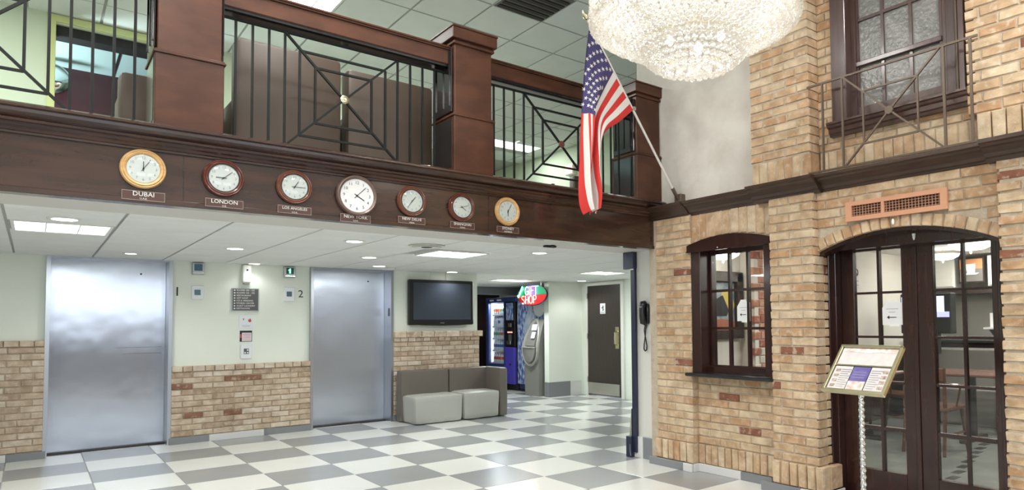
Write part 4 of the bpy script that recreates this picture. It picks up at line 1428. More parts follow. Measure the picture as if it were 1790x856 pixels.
LG = [arcp(.33, .5, .33, .5, 50, 330, 16) + [(.62, .45), (.36, .45)]]
LI = [[(0, 0), (0, 1)]]
LF = [[(0, 0), (0, 1), (.55, 1)], [(0, .52), (.45, .52)]]
LT = [[(.3, 0), (.3, 1)], [(0, 1), (.85, 1)]]
LS = [arcp(.3, .75, .28, .25, 30, 270, 10) + arcp(.3, .25, .28, .25, 90, -150, 10)]
LH = [[(0, 0), (0, 1)], [(.55, 0), (.55, 1)], [(0, .5), (.55, .5)]]
LO = [arcp(.35, .5, .35, .5, 0, 360, 22)]
LP = [[(0, 0), (0, 1)] + [(.3, 1)] + arcp(.3, .74, .25, .26, 90, -90, 8) + [(0, .48)]]
gx = SY + .17
hh_ = .15
for st_, dx, m_ in ((LG, 0, 'neonw'), (LI, .13, 'neonw'), (LF, .185, 'neonr'), (LT, .29, 'neong')):
    neon(st_, gx - dx, SZ + .005, hh_, .006, m_, 'neon_letter')
for st_, dx in ((LS, 0), (LH, .125), (LO, .24), (LP, .38)):
    neon(st_, SY + .285 - dx, SZ - .155, .145, .006, 'neonr', 'neon_letter')
neon([[(0, 0), (.35, .1), (.75, .75), (.95, 1.0), (1.1, .7), (.8, .5), (.2, -.2), (0, 0)], [(.35, .1), (.45, .4), (.62, .35), (.55, .15)]], SY + .43, SZ + .0, .17, .008, 'neong', 'neon_bow')
for sy in (-.28, .28):
    build('hanger_chain', MB().cyl((SX + .015, SY + sy, SZ + .15), (SX + .015, SY + sy, 2.112), .004, 6), 'satin', gs)
lamp('neon_glow', 'AREA', (SX - .05, SY, SZ), 1.5, (.8, .75, .6), .5, .2, (0, math.radians(90), 0))

# ------------------------------------------------------------------ restroom door
rd = struct('door_3', MB().box(7.985, 8.10, 9.70, 9.765, 0, 2.085, b=.004).box(7.985, 8.10, 8.70, 8.775, 0, 2.085, b=.004).box(7.985, 8.10, 8.70, 9.765, 2.035, 2.09, b=.004), 'white', 'dark restroom door in a pale frame at the end of the hall', 'door')
build('door_leaf', box(8.0, 8.045, 8.775, 9.70, .02, 2.035, b=.003), 'doordark', rd)
build('kick_plate', box(7.996, 8.0, 8.83, 9.69, .035, .245), 'kick', rd)
build('pull_plate', box(7.993, 8.0, 8.83, 8.925, .88, 1.27, b=.002), 'brass', rd)
build('pull_handle', MB().tube([(7.995, 8.885, .95), (7.95, 8.885, .97), (7.945, 8.885, 1.08), (7.95, 8.885, 1.17), (7.995, 8.885, 1.19)], .014, 8), 'brass', rd, True)
for z in (.25, 1.05, 1.8):
    build('hinge', MB().cyl((7.985, 9.70, z), (7.985, 9.70, z + .1), .012, 8), 'satin', rd)
sg = tag(build('restroom_sign', box(7.993, 8.0, 9.19, 9.335, 1.51, 1.70, b=.001), 'panelwhite'), 'small white restroom sign with a dark figure on the dark door', 'sign')
build('figure', MB().prism([(9.27, 1.56), (9.255, 1.60), (9.30, 1.62), (9.27, 1.63), (9.25, 1.67), (9.235, 1.64), (9.24, 1.60), (9.225, 1.58)], 'x', 7.990, 7.994), 'lcd', sg)
build('print_line', box(7.990, 7.994, 9.21, 9.315, 1.53, 1.54), 'inkgrey', sg)

# ------------------------------------------------------------------ gate post and wall phone
gp = thing('gate_post', 'tall navy steel gate post beside the phone wall', 'post', (4.64, 4.95, 0))
build('post', box(4.625, 4.655, 4.865, 4.925, .05, 1.92, b=.003), 'navy', gp)
build('top_housing', box(4.60, 4.66, 4.86, 5.01, 1.88, 2.052, b=.006), 'navy', gp)
build('lock_body', box(4.595, 4.66, 4.915, 4.99, 0, .205, b=.004), 'navy', gp)
build('foot_bracket', MB().prism([(4.93, .2), (4.93, .48), (4.965, .2)], 'x', 4.62, 4.65), 'satin', gp)
build('latch_light', box(4.606, 4.63, 4.87, 4.905, 1.868, 1.882), 'chrome', gp)
build('cable', MB().tube([(4.592, 4.925, .13), (4.585, 4.92, .08), (4.59, 4.915, .02)], .004, 6), 'chrome', gp)

ph = thing('wall_phone', 'black wall phone with a hanging cord loop', 'phone', (4.63, 4.725, 1.3))
build('base', box(4.63, 4.662, 4.685, 4.765, 1.325, 1.525, b=.012), 'black', ph, True)
hs = [(4.640, 4.730, 1.335), (4.610, 4.732, 1.345), (4.598, 4.733, 1.40), (4.594, 4.734, 1.44), (4.598, 4.735, 1.49), (4.612, 4.736, 1.525), (4.640, 4.736, 1.532)]
build('handset', MB().tube(hs, [.026, .034, .030, .026, .030, .034, .026], 14), 'black', ph, True)
build('silver_band', box(4.558, 4.60, 4.712, 4.757, 1.487, 1.497, b=.003), 'chrome', ph)
cp_ = [(4.645, 4.735 + .0, 1.325), (4.642, 4.745, 1.29), (4.64, 4.75, 1.265), (4.64, 4.742, 1.22), (4.64, 4.728, 1.16), (4.64, 4.717, 1.11), (4.64, 4.722, 1.07), (4.64, 4.74, 1.06), (4.64, 4.757, 1.075), (4.64, 4.755, 1.12), (4.64, 4.742, 1.18), (4.64, 4.735, 1.24), (4.642, 4.73, 1.28), (4.645, 4.715, 1.325)]
fine = []
for k in range(len(cp_) - 1):
    for q in range(6):
        fine.append(Vector(cp_[k]).lerp(Vector(cp_[k + 1]), q / 6))
build('coiled_cord', MB().tube(fine, [.0055 + .0018 * (i % 2) for i in range(len(fine))], 6), 'ink', ph, True)

# ------------------------------------------------------------------ flag and pole
foot, tip = Vector((4.60, 4.23, 2.475)), Vector((3.52, 4.23, 3.875))
dirp = (tip - foot).normalized()
fp = thing('flagpole', 'white flagpole leaning out from the plaster wall', 'flagpole', foot)
build('pole', MB().cyl(foot + dirp * .03, tip, .011, 12), mat('pole_white', (.66, .64, .60), .3), fp, True)
build('finial', MB().lathe([(.004, 0), (.022, .015), (.026, .04), (.012, .07), (.002, .09)], Matrix.Translation(tip) @ dirp.to_track_quat('Z', 'Y').to_matrix().to_4x4(), 14), 'brass', fp, True)
build('wall_bracket', MB().cyl(foot - dirp * .01, foot + dirp * .13, .017, 12).box(4.585, 4.652, 4.19, 4.27, 2.43, 2.53, b=.004), 'bronze', fp)
build('clip', MB().cyl(Vector((4.035, 4.215, 3.225)), Vector((4.035, 4.245, 3.225)), .02, 10), 'satin', fp)
# outline of the hanging cloth in the plane of the pole: upper edge from the tip, lower edge from the hoist's foot
UPE = [(3.535, 3.84), (3.50, 3.60), (3.475, 3.30), (3.465, 3.00), (3.455, 2.72), (3.440, 2.48), (3.445, 2.33), (3.475, 2.245)]
LOE = [(4.030, 3.215), (3.85, 3.07), (3.70, 2.97), (3.635, 2.87), (3.62, 2.75), (3.615, 2.60), (3.635, 2.42), (3.60, 2.27)]


def spl(P, t):
    t = max(0, min(.99999, t)) * (len(P) - 1)
    i = int(t); f = t - i
    p0, p1, p2, p3 = P[max(i - 1, 0)], P[i], P[i + 1], P[min(i + 2, len(P) - 1)]
    return [.5 * ((2 * p1[k]) + (-p0[k] + p2[k]) * f + (2 * p0[k] - 5 * p1[k] + 4 * p2[k] - p3[k]) * f * f + (-p0[k] + 3 * p1[k] - 3 * p2[k] + p3[k]) * f ** 3) for k in (0, 1)]


def flagpt(u, v):
    """u along the fly, v from the lower stripe (0) to the upper one (1)"""
    a, b = spl(UPE, u), spl(LOE, u)
    s = 1 - v
    q = max(0, min(1, (u - .38) / .5))
    q = q * q * (3 - 2 * q)
    s = s ** (1 - .10 * q)
    x = a[0] + (b[0] - a[0]) * s
    z = a[1] + (b[1] - a[1]) * s
    k = min(1, u * 2.2)
    y = 4.225 + k * (.050 * math.sin(s * 12.0 + u * 2.5) + .022 * math.sin(s * 23 + 1.3)) - .02 * k
    z -= .02 * k * math.sin(s * 12 + u * 2.5)
    return Vector((x, y, z))


NU, NV_ = 48, 52
mb = MB()
vs = [flagpt(i / NU, j / NV_) for j in range(NV_ + 1) for i in range(NU + 1)]
fs, ms = [], []
for j in range(NV_):
    for i in range(NU):
        fs.append((j * (NU + 1) + i, j * (NU + 1) + i + 1, (j + 1) * (NU + 1) + i + 1, (j + 1) * (NU + 1) + i))
        st_ = j * 13 // NV_
        canton = st_ >= 6 and i < NU * .37
        ms.append(2 if canton else (0 if st_ % 2 == 0 else 1))
mb.add(vs, fs); mb.m = ms
flg = build('flag', mb, ['red', 'flagwhite', 'flagblue'], None, True)
tag(flg, 'stars and stripes flag hanging in folds from the white pole', 'flag')
for rr in range(9):
    for cc in range(6 if rr % 2 == 0 else 5):
        u = .37 * ((cc * 2 + (1 if rr % 2 == 0 else 2)) / 12)
        v = 1 - (7 / 13) * ((rr + 1) / 10)
        c = flagpt(u, v)
        du, dv = flagpt(u + .01, v) - flagpt(u - .01, v), flagpt(u, v + .01) - flagpt(u, v - .01)
        nrm = du.cross(dv).normalized()
        if nrm.y > 0:
            nrm = -nrm
        e1 = du.normalized(); e2 = nrm.cross(e1).normalized()
        sm = MB()
        loops_ = []
        for sgn in (1, -1):
            pts = []
            for k in range(10):
                a = math.pi / 2 + math.pi * k / 5
                r = .0195 if k % 2 == 0 else .0078
                pts.append(c + nrm * .0025 * sgn + e1 * r * math.cos(a) + e2 * r * math.sin(a))
            loops_ += pts
        sm.add(loops_, [tuple(range(10)), tuple(range(19, 9, -1))] + [(k, (k + 1) % 10, (k + 1) % 10 + 10, k + 10) for k in range(10)])
        build('star', sm, 'flagwhite', flg)

# ------------------------------------------------------------------ arched restaurant doors
jb = MB()
for a, b, xs in ((2.80, 2.838, 4.655), (2.776, 2.802, 4.70), (2.756, 2.778, 4.76)):
    jb.box(xs, 4.98, a, b, 0, 1.86, b=.004)
jb.box(4.655, 4.98, 1.535, 1.575, 0, 1.86, b=.004).box(4.74, 4.98, 1.575, 1.62, 0, 1.86, b=.004)
dd = struct('door_4', jb, 'woodv', 'dark wooden double doors with glass panes under a brick arch', 'door')
DXF, DXB = 4.845, 4.895
ah = [(y, arc(RI, y) + .010) for y in ys] + [(2.845, 1.80), (2.76, 1.80), (2.76, 1.872), (1.60, 1.872), (1.60, 1.80), (1.53, 1.80)]
build('arch_panel', MB().prism(ah, 'x', 4.72, 4.97), 'woodv', dd)
rim = [(y, arc(RI, y) + .010) for y in ys] + [(y, arc(RI - .022, y) if arc(RI - .022, y) else 1.8) for y in reversed(ys)]
build('arch_moulding', MB().prism(rim, 'x', 4.60, 4.73), 'woodv', dd)
build('arch_hook', MB().lathe([(.012, 0), (.009, -.03), (.004, -.045)], Matrix.Translation((4.712, 2.125, 1.94)), 10), 'letter', dd)
ZR = [(1.552, 1.862), (1.222, 1.535), (.888, 1.205), (.550, .870), (.225, .525)]
for y0, y1, cols, lb in ((2.195, 2.756, [(2.470, 2.652), (2.285, 2.450)], 'l'), (1.62, 2.185, [(1.878, 2.062), (1.688, 1.860)], 'r')):
    lf = MB()
    ya, yb = min(c[0] for c in cols), max(c[1] for c in cols)
    lf.box(DXF, DXB, yb, y1, .015, 1.90, b=.004).box(DXF, DXB, y0, ya, .015, 1.90, b=.004)
    lf.box(DXF, DXB, ya, yb, 1.862, 1.90).box(DXF, DXB, ya, yb, .015, .225)
    leaf = build('door_leaf', lf, 'woodv', dd)
    mun = MB().box(DXF + .006, DXB - .006, cols[1][1], cols[0][0], .225, 1.862)
    for k in range(4):
        mun.box(DXF + .006, DXB - .006, ya, yb, ZR[k + 1][1], ZR[k][0])
    build('muntin', mun, 'woodv', leaf)
    for c in cols:
        for z in ZR:
            build('pane', box(DXF + .022, DXF + .028, c[0], c[1], z[0], z[1]), 'glass', leaf)
build('astragal', box(DXF - .012, DXF, 2.172, 2.205, .015, 1.87, b=.003), 'woodv', dd)


def arrow_sheet(x, yc, zc, wd, ht, label, tape):
    s = tag(build('paper_notice', MB().prism([(yc + wd / 2, zc - ht / 2), (yc - wd / 2, zc - ht / 2), (yc - wd / 2, zc + ht * .42), (yc - wd * .1, zc + ht / 2), (yc + wd * .25, zc + ht / 2), (yc + wd / 2, zc + ht * .22)], 'x', x - .003, x), 'paper'), label, 'notice')
    ar = MB().prism([(yc + wd * .27, zc - ht * .18), (yc + wd * .15, zc - ht * .10), (yc + wd * .15, zc - ht * .165), (yc - wd * .2, zc - ht * .165), (yc - wd * .2, zc - ht * .195), (yc + wd * .15, zc - ht * .195), (yc + wd * .15, zc - ht * .26)], 'x', x - .0045, x - .002)
    build('arrow', ar, 'ink', s)
    build('print_lines', MB().box(x - .0042, x - .002, yc - wd * .3, yc + wd * .3, zc + ht * .16, zc + ht * .18).box(x - .0042, x - .002, yc - wd * .15, yc + wd * .18, zc + ht * .03, zc + ht * .048), 'inkgrey', s)
    if tape:
        build('tape', box(x - .0045, x - .003, yc - .03, yc + .03, zc + ht * .45, zc + ht * .56), 'letter', s)
        build('tape', box(x - .0045, x - .003, yc - .05, yc + .02, zc - ht * .56, zc - ht * .46), 'letter', s)
    return s


arrow_sheet(DXF + .019, 2.366, 1.39, .150, .175, 'white paper notice with a black arrow on the left arched door', True)

# ------------------------------------------------------------------ takeout window
wn = MB()
FX = 4.572
wn.box(FX, 4.80, 3.96, 4.066, .885, 1.975, b=.004).box(FX, 4.80, 3.188, 3.285, .885, 1.975, b=.004)
w1 = struct('window_1', wn, 'woodv', 'dark framed takeout window with nine panes and arched head', 'window')
hd = [(y, ARW(y) - .002) for y in [3.19 + k * (4.098 - 3.19) / 16 for k in range(17)]] + [(4.098, 1.968), (3.19, 1.968)]
build('arched_head', MB().prism(hd, 'x', 4.552, 4.80), 'woodv', w1)
build('head_moulding', MB().box(4.545, 4.56, 3.19, 4.10, 1.965, 1.978), 'woodv', w1)
build('bottom_rail', box(4.66, 4.80, 3.28, 3.965, .885, .945, b=.004), 'woodv', w1)
build('glint', MB().lathe([(.006, 0), (.004, -.006)], Matrix.Translation((4.55, 3.74, 1.985)) @ Matrix.Rotation(math.radians(-90), 4, 'Y'), 8), 'letter', w1)
S0, S1 = 3.335, 3.955
sm_ = MB().box(4.70, 4.745, 3.935, S1, .945, 1.968).box(4.70, 4.745, S0, 3.36, .945, 1.968).box(4.70, 4.745, S0, S1, 1.940, 1.97).box(4.70, 4.745, S0, S1, .94, .955)
sash = build('sash', sm_, 'woodv', w1)
mu = MB()
CW = [(3.755, 3.932), (3.555, 3.732), (3.36, 3.533)]
RWZ = [(1.627, 1.940), (1.292, 1.605), (.955, 1.270)]
for a, b in ((3.732, 3.755), (3.533, 3.555)):
    mu.box(4.705, 4.74, a, b, .95, 1.95)
for a, b in ((1.605, 1.627), (1.270, 1.292)):
    mu.box(4.704, 4.741, 3.36, 3.935, a, b)
build('muntin', mu, 'woodv', sash)
for c in CW:
    for z in RWZ:
        build('pane', box(4.720, 4.726, c[0], c[1], z[0], z[1]), 'glass', sash)
sl = MB().box(4.515, 4.80, 3.192, 4.09, .858, .888, b=.012)
sl.cyl((4.515, 3.18, .872), (4.515, 4.092, .872), .0165, 14)
build('sill', sl, 'black', w1, True)
build('sill_latch', MB().cyl((4.60, 3.985, .885), (4.60, 3.985, .925), .006, 8), 'chrome', w1)
arrow_sheet(4.718, 3.60, 1.43, .135, .175, 'white paper notice with a black arrow on the takeout window', True)

# ------------------------------------------------------------------ upper window
UX = 4.595
uw = MB().box(UX, 4.70, 2.535, 2.655, 2.82, 4.55, b=.005).box(UX, 4.70, 1.712, 1.752, 2.82, 4.55, b=.005).box(UX, 4.72, 1.712, 2.655, 4.45, 4.56, b=.005)
w2 = struct('window_2', uw, 'woodup', 'tall purple-brown window with frosted panes above the cornice', 'window')
build('jamb', MB().box(4.68, 4.78, 2.50, 2.54, 2.82, 4.5).box(4.70, 4.74, 1.75, 1.888, 2.82, 4.5), 'woodup', w2)
build('right_panel', MB().box(4.690, 4.70, 1.775, 1.862, 2.86, 4.4, b=.003), 'woodup', w2)
build('right_rod', MB().cyl((4.64, 1.775, 2.82), (4.64, 1.775, 4.45), .012, 10), 'bronze', w2)
usash = build('sash', MB().box(4.70, 4.745, 2.488, 2.51, 2.88, 4.48).box(4.70, 4.745, 1.886, 1.906, 2.88, 4.48).box(4.70, 4.745, 1.886, 2.51, 2.86, 2.922).box(4.70, 4.745, 1.886, 2.51, 4.44, 4.48), 'woodup', w2)
CU = [(2.316, 2.488), (2.113, 2.294), (1.906, 2.091)]
RU = [(2.922, 3.228), (3.262, 3.572), (3.594, 3.90), (3.922, 4.22), (4.242, 4.44)]
mu = MB()
for a, b in ((2.294, 2.316), (2.091, 2.113)):
    mu.box(4.705, 4.74, a, b, 2.92, 4.45)
for a, b in ((3.572, 3.594), (3.90, 3.922), (4.22, 4.242)):
    mu.box(4.705, 4.74, 1.90, 2.49, a, b)
mu.box(4.685, 4.745, 1.888, 2.508, 3.228, 3.262, b=.004)
build('muntin', mu, 'woodup', usash)
for c in CU:
    for z in RU:
        build('pane', box(4.720, 4.726, c[0], c[1], z[0], z[1]), 'frost', usash)
sp = [(4.56, 2.80), (4.55, 2.806), (4.55, 2.822), (4.70, 2.826), (4.70, 2.72), (4.605, 2.72), (4.60, 2.738), (4.588, 2.745), (4.585, 2.775), (4.565, 2.785)]
build('sill', MB().prism(sp, 'y', 1.695, 2.68), 'woodup', w2)
struct('wall_behind_window', box(4.86, 4.95, 1.5, 2.8, 2.42, 4.6), 'restdark', 'dark board behind the frosted upper window', 'wall')

# ------------------------------------------------------------------ balconet railing and vent
bal = thing('balconet_railing', 'thin brown iron railing before the frosted upper window', 'railing', (4.5, 2.17, 2.44))
BX = 4.50


def bb(nm, a, b, wd=.012):
    th = {'top_rail': .0150, 'bottom_rail': .0144, 'post': .0136, 'inner_post': .0112, 'inner_bar': .0118, 'diagonal_bar': .0126}[nm]
    build(nm, MB().bar((BX, a[0], a[1]), (BX, b[0], b[1]), wd, th, 0, (1, 0, 0)), 'bronze', bal)


bb('top_rail', (2.80, 3.112), (1.60, 3.112), .014)
bb('bottom_rail', (2.80, 2.452), (1.60, 2.448), .014)
for y in (2.674, 2.515, 1.807, 1.644):
    bb('post', (y, 2.452), (y, 3.11), .016 if y < 2 else .013)
for y in (2.357, 1.976):
    bb('inner_post', (y, 2.590), (y, 2.967))
for z in (2.967, 2.590):
    bb('inner_bar', (2.357, z), (1.976, z))
for y, z in ((2.505, 3.107), (1.83, 3.107), (2.50, 2.455), (1.82, 2.452)):
    bb('diagonal_bar', (2.170, 2.783), (y, z))
build('centre_boss', MB().lathe([(.030, 0), (.030, .016)], Matrix.Translation((BX - .01, 2.170, 2.783)) @ Matrix.Rotation(math.radians(90), 4, 'Y'), 8), 'bronze', bal)

VX_ = 4.540
vn = thing('wall_vent', 'salmon copper wall vent with two grilles above the arch', 'vent', (VX_, 2.185, 2.055))
V0, V1, Z0, Z1 = 1.828, 2.535, 2.056, 2.197
holes = [(2.268, 2.488), (1.872, 2.248)]
vf = MB()
for a, b in ((V0, 1.872), (2.248, 2.268), (2.488, V1)):
    vf.box(VX_, VX_ + .022, a, b, 2.088, 2.167)
vf.box(VX_, VX_ + .022, V0, V1, Z0, 2.088).box(VX_, VX_ + .022, V0, V1, 2.167, Z1)
build('frame', vf, 'copper', vn)
build('duct', box(VX_ + .022, VX_ + .026, 1.86, 2.50, 2.08, 2.17), 'ventdark', vn)
for a, b in holes:
    n_ = round((b - a) / .0215)
    for k in range(n_):
        y = a + (k + .5) * (b - a) / n_
        build('fin', box(VX_ + .012, VX_ + .022, y - .0014, y + .0014, 2.088, 2.167), 'copper', vn)
    for k in range(4):
        z = 2.096 + k * .0185
        build('louver', box(VX_ + .006, VX_ + .010, a, b, z - .0012, z + .0012), 'copper', vn)
tag(build('arch_sensor', MB().lathe([(.006, -.02), (.010, -.008), (.010, .008), (.006, .02)], Matrix.Translation((4.560, 2.196, 2.018)), 10), 'letter', smooth=True), 'tiny white bulb fixed to the middle brick of the arch', 'sensor')

# ------------------------------------------------------------------ menu stand
ms_ = thing('menu_stand', 'brass framed menu board on a twisted pole before the doors', 'menu stand', (3.82, 2.07, 0))
A_, B_ = Vector((3.734, 2.274, .910)), Vector((3.690, 1.858, .910))
ux = (B_ - A_).normalized()
mid = (A_ + B_) / 2
Wd = .418
bak = Vector((-ux.y, ux.x, 0))
if bak.dot(Vector((.64, .77, 0))) < 0:
    bak = -bak
TILT = math.radians(51)
uy = (bak * math.cos(TILT) + Vector((0, 0, 1)) * math.sin(TILT)).normalized()
un = ux.cross(uy).normalized()          # towards the viewer
if un.dot(Vector((.64, .77, 0))) > 0:
    un = -un
Hh = .350
org = mid
BT = Matrix((ux, uy, un)).transposed().to_4x4()
BT.translation = org


def board(nm, x0, x1, y0, y1, z0, z1, m, b=0.0, par=ms_):
    return build(nm, MB().box(x0, x1, y0, y1, z0, z1, 0, BT, b), m, par)


board('backing', -Wd / 2 + .004, Wd / 2 - .004, .004, Hh - .004, -.014, -.002, 'black')
fr = MB()
for q in ((-Wd / 2, -Wd / 2 + .020, 0, Hh), (Wd / 2 - .020, Wd / 2, 0, Hh), (-Wd / 2, Wd / 2, 0, .020), (-Wd / 2, Wd / 2, Hh - .020, Hh)):
    fr.box(q[0], q[1], q[2], q[3], -.018, .012, 0, BT, .004)
build('frame', fr, 'brass', ms_)
board('header_sheet', -.185, .185, .205, .325, -.002, 0, 'menupaper')
board('header_band', -.185, .185, .298, .327, 0, .0012, 'menufood')
board('header_crest', -.025, .02, .292, .318, .0012, .002, 'paper')
board('divider', -.188, .188, .194, .202, -.002, .003, 'brass')
lft = board('menu_sheet', -.184, -.062, .026, .190, -.002, 0, 'menupaper')
mdl = board('menu_sheet', -.056, .058, .026, .190, -.002, 0, 'menublue')
rgt_ = board('menu_sheet', .064, .184, .026, .190, -.002, 0, 'menupaper')
for k in range(4):
    build('food_photo', MB().box(-.17, -.138, .038 + k * .037, .058 + k * .037, 0, .0012, 0, BT), 'menufood2', lft)
    build('food_photo', MB().box(.145, .178, .038 + k * .037, .060 + k * .037, 0, .0012, 0, BT), 'menufood2', rgt_)
build('food_photo', MB().box(-.056, .058, .026, .085, 0, .0012, 0, BT), 'menufood', mdl)
tl_ = MB()
for k in range(3):
    tl_.box(-.045, .04, .150 - k * .02, .153 - k * .02, 0, .0012, 0, BT)
build('text_lines', tl_, 'inkgrey', mdl)
for x0, m_ in ((-.13, lft), (.072, rgt_)):
    tl_ = MB()
    for k in range(9):
        tl_.box(x0, x0 + .05 + .012 * (k % 3), .040 + k * .0155, .0425 + k * .0155, 0, .001, 0, BT)
    build('text_lines', tl_, 'inkgrey', m_)
pxc, pyc = 3.815, 2.06
tw, fs2 = [], []
nz, na = 150, 10
PZ = .985
for i in range(nz + 1):
    for k in range(na):
        a = 2 * math.pi * k / na
        r = .0165 + .0028 * math.cos(2 * a + i * 1.0)
        tw.append((pxc + r * math.cos(a), pyc + r * math.sin(a), .03 + (PZ - .03) * i / nz))
for i in range(nz):
    for k in range(na):
        a, b = i * na + k, i * na + (k + 1) % na
        fs2.append((a, b, b + na, a + na))
build('twisted_pole', MB().add(tw, fs2), 'chrome', ms_, True)
build('base_plate', MB().lathe([(.20, 0), (.20, .012), (.16, .022), (.03, .035), (.02, .05)], Matrix.Translation((pxc, pyc, .001)), 36), 'brass', ms_, True)

# ------------------------------------------------------------------ restaurant behind the panes
rf = struct('floor_restaurant', box(4.95, 12.6, -2.2, 4.6, -.1, .0), 'restfloor', 'grey-green floor of the restaurant behind the doors', 'floor')
for k in range(9):
    f = k / 8
    x_, y_ = 6.0 + 2.1 * f, 2.44 + .48 * f
    build('tile', box(x_ - .075, x_ + .075, y_ - .035, y_ + .035, .0, .003), 'restdot', rf)
struct('ceiling_restaurant', box(4.95, 12.6, -2.2, 4.6, 2.27, 2.36), 'restceil', 'plain ceiling of the restaurant', 'ceiling')
struct('wall_restaurant_back', MB().box(4.95, 12.6, 4.56, 4.62, 0, 2.3), 'restwall', 'restaurant wall with the framed painting', 'wall')
struct('wall_restaurant_end', MB().box(12.5, 12.6, -2.2, 4.6, 0, 2.3), 'restwall', 'far end wall of the restaurant', 'wall')
struct('wall_restaurant_near', MB().box(4.95, 12.6, -2.3, -2.2, 0, 2.3), 'restwall', 'restaurant wall out of sight at the right', 'wall')
struct('wall_restaurant_wainscot', MB().box(6.6, 12.5, 4.50, 4.56, 0, .95).box(12.44, 12.5, -2.2, 4.5, 0, .95), 'restdark', 'dark wooden wainscot of the restaurant', 'wall')
# brick quoin column by the painting
bq = struct('brick_pillar', box(5.93, 6.42, 4.38, 4.56, 0, 2.27), 'restwall', 'red and white brick column inside the restaurant', 'pillar')
for k in range(26):
    a = 5.90 + (.0 if k % 2 else .10)
    courses(bq, 'Y', 4.365, a, 6.43, .02 + k * .0865, .02 + (k + 1) * .0865, .06, n=1, mname='brick_quoin', blen=.21, first=k)
pt = thing('framed_painting', 'dark framed painting of yellow and blue shapes seen through the takeout window', 'painting', (5.55, 4.55, 1.16))
pf = MB()
for q in ((5.2, 5.30, 1.16, 1.86), (5.80, 5.90, 1.16, 1.86), (5.2, 5.9, 1.16, 1.25), (5.2, 5.9, 1.76, 1.87)):
    pf.box(q[0], q[1], 4.50, 4.56, q[2], q[3], b=.008)
build('frame', pf, 'restdark', pt)
cv = build('canvas', box(5.28, 5.82, 4.545, 4.56, 1.24, 1.78), 'paintsky', pt)
build('paint_patch', MB().prism([(5.60, 1.66), (5.72, 1.67), (5.80, 1.52), (5.76, 1.44), (5.62, 1.50), (5.55, 1.56)], 'y', 4.543, 4.546), 'paintyellow', cv)
build('paint_patch', MB().prism([(5.50, 1.58), (5.60, 1.62), (5.70, 1.46), (5.66, 1.40), (5.50, 1.40)], 'y', 4.541, 4.546), 'ink', cv)
build('paint_patch', MB().prism([(5.38, 1.25), (5.8, 1.25), (5.8, 1.34), (5.6, 1.37), (5.38, 1.36)], 'y', 4.542, 4.546), 'paintred', cv)


def bowl(x, y, z, r, label, power):
    t = thing('pendant_bowl', label, 'ceiling light', (x, y, z))
    build('bowl', MB().lathe([(.02, 0), (r * .6, .012), (r * .9, .04), (r, .075), (r * .96, .075)], Matrix.Translation((x, y, z)), 28), 'bowl', t, True)
    build('finial', MB().lathe([(.004, -.035), (.014, -.02), (.010, 0)], Matrix.Translation((x, y, z)), 10), 'satin', t, True)
    build('stem', MB().cyl((x, y, z + .03), (x, y, 2.27), .012, 10), 'brass', t)
    lamp('bowl_lamp', 'POINT', (x, y, z - .05), power, (1, .93, .82), radius=.12)


bowl(5.27, 4.26, 1.955, .17, 'lit bowl lamp seen at the top of the takeout window', 7)
bowl(7.5, 2.80, 2.055, .215, 'large lit bowl lamp seen at the top of the right door', 16)
bowl(9.2, 3.78, 2.12, .20, 'second lit bowl lamp, partly behind the door muntin', 14)
bowl(8.6, 1.2, 2.06, .215, 'lit bowl lamp over the tables out of the doorway view', 16)
# screens, posters, counter
ct = thing('counter', 'long dark service counter at the back of the restaurant', 'counter', (9.9, 3.5, 0))
build('front', box(9.6, 10.2, 2.6, 4.45, 0, 1.02, b=.01), 'restdark', ct)
build('worktop', box(9.52, 10.25, 2.55, 4.48, 1.02, 1.07, b=.01), 'blackmat', ct)
build('white_panel', box(9.585, 9.6, 2.9, 4.3, .80, .96, b=.003), 'paper', ct)
mt = thing('monitor', 'dark monitor with a lit blue and pale screen in the right door panes', 'screen', (8.9, 3.80, 1.25))
build('housing', box(8.9, 9.06, 3.58, 4.22, 1.16, 1.68, b=.01), 'blackmat', mt)
build('pale_screen', box(8.892, 8.90, 3.66, 4.20, 1.44, 1.64), 'tvpale', mt)
build('blue_screen', box(8.892, 8.90, 3.60, 4.02, 1.37, 1.44), 'tvblue', mt)
build('mount', box(8.94, 9.02, 3.76, 3.86, .9, 1.17), 'blackmat', mt)
build('pole', MB().cyl((8.98, 3.81, 0), (8.98, 3.81, .95), .03, 12), 'blackmat', mt)
cs = thing('coffee_poster', 'orange and grey poster with a white coffee cup', 'poster', (10.3, 3.86, 1.86))
build('board', box(10.3, 10.32, 3.68, 4.02, 1.86, 2.22), 'restdark', cs)
build('orange_field', box(10.295, 10.3, 3.70, 4.0, 2.06, 2.20), 'orange', cs)
build('grey_field', box(10.295, 10.3, 3.70, 4.0, 1.88, 2.06), 'postergrey', cs)
build('cup', MB().prism([(3.80, 2.00), (3.90, 2.00), (3.93, 2.13), (3.79, 2.13)], 'x', 10.288, 10.295), 'paper', cs)
build('saucer', MB().prism([(3.74, 2.0), (3.96, 2.0), (3.92, 1.975), (3.78, 1.975)], 'x', 10.287, 10.295), 'paper', cs)
wc = thing('wall_cabinet', 'pale wall cabinet beside the coffee poster', 'cabinet', (10.6, 4.2, 1.8))
build('body', box(10.3, 10.6, 4.08, 4.54, 1.80, 2.24, b=.01), 'white', wc)
build('door', box(10.285, 10.3, 4.10, 4.52, 1.82, 2.22, b=.004), 'white', wc)
wc = thing('wall_cabinet', 'pale wall cabinet right of the coffee poster', 'cabinet', (10.6, 3.4, 1.8))
build('body', box(10.3, 10.6, 3.1, 3.64, 1.80, 2.24, b=.01), 'white', wc)
build('door', box(10.285, 10.3, 3.12, 3.62, 1.82, 2.22, b=.004), 'white', wc)
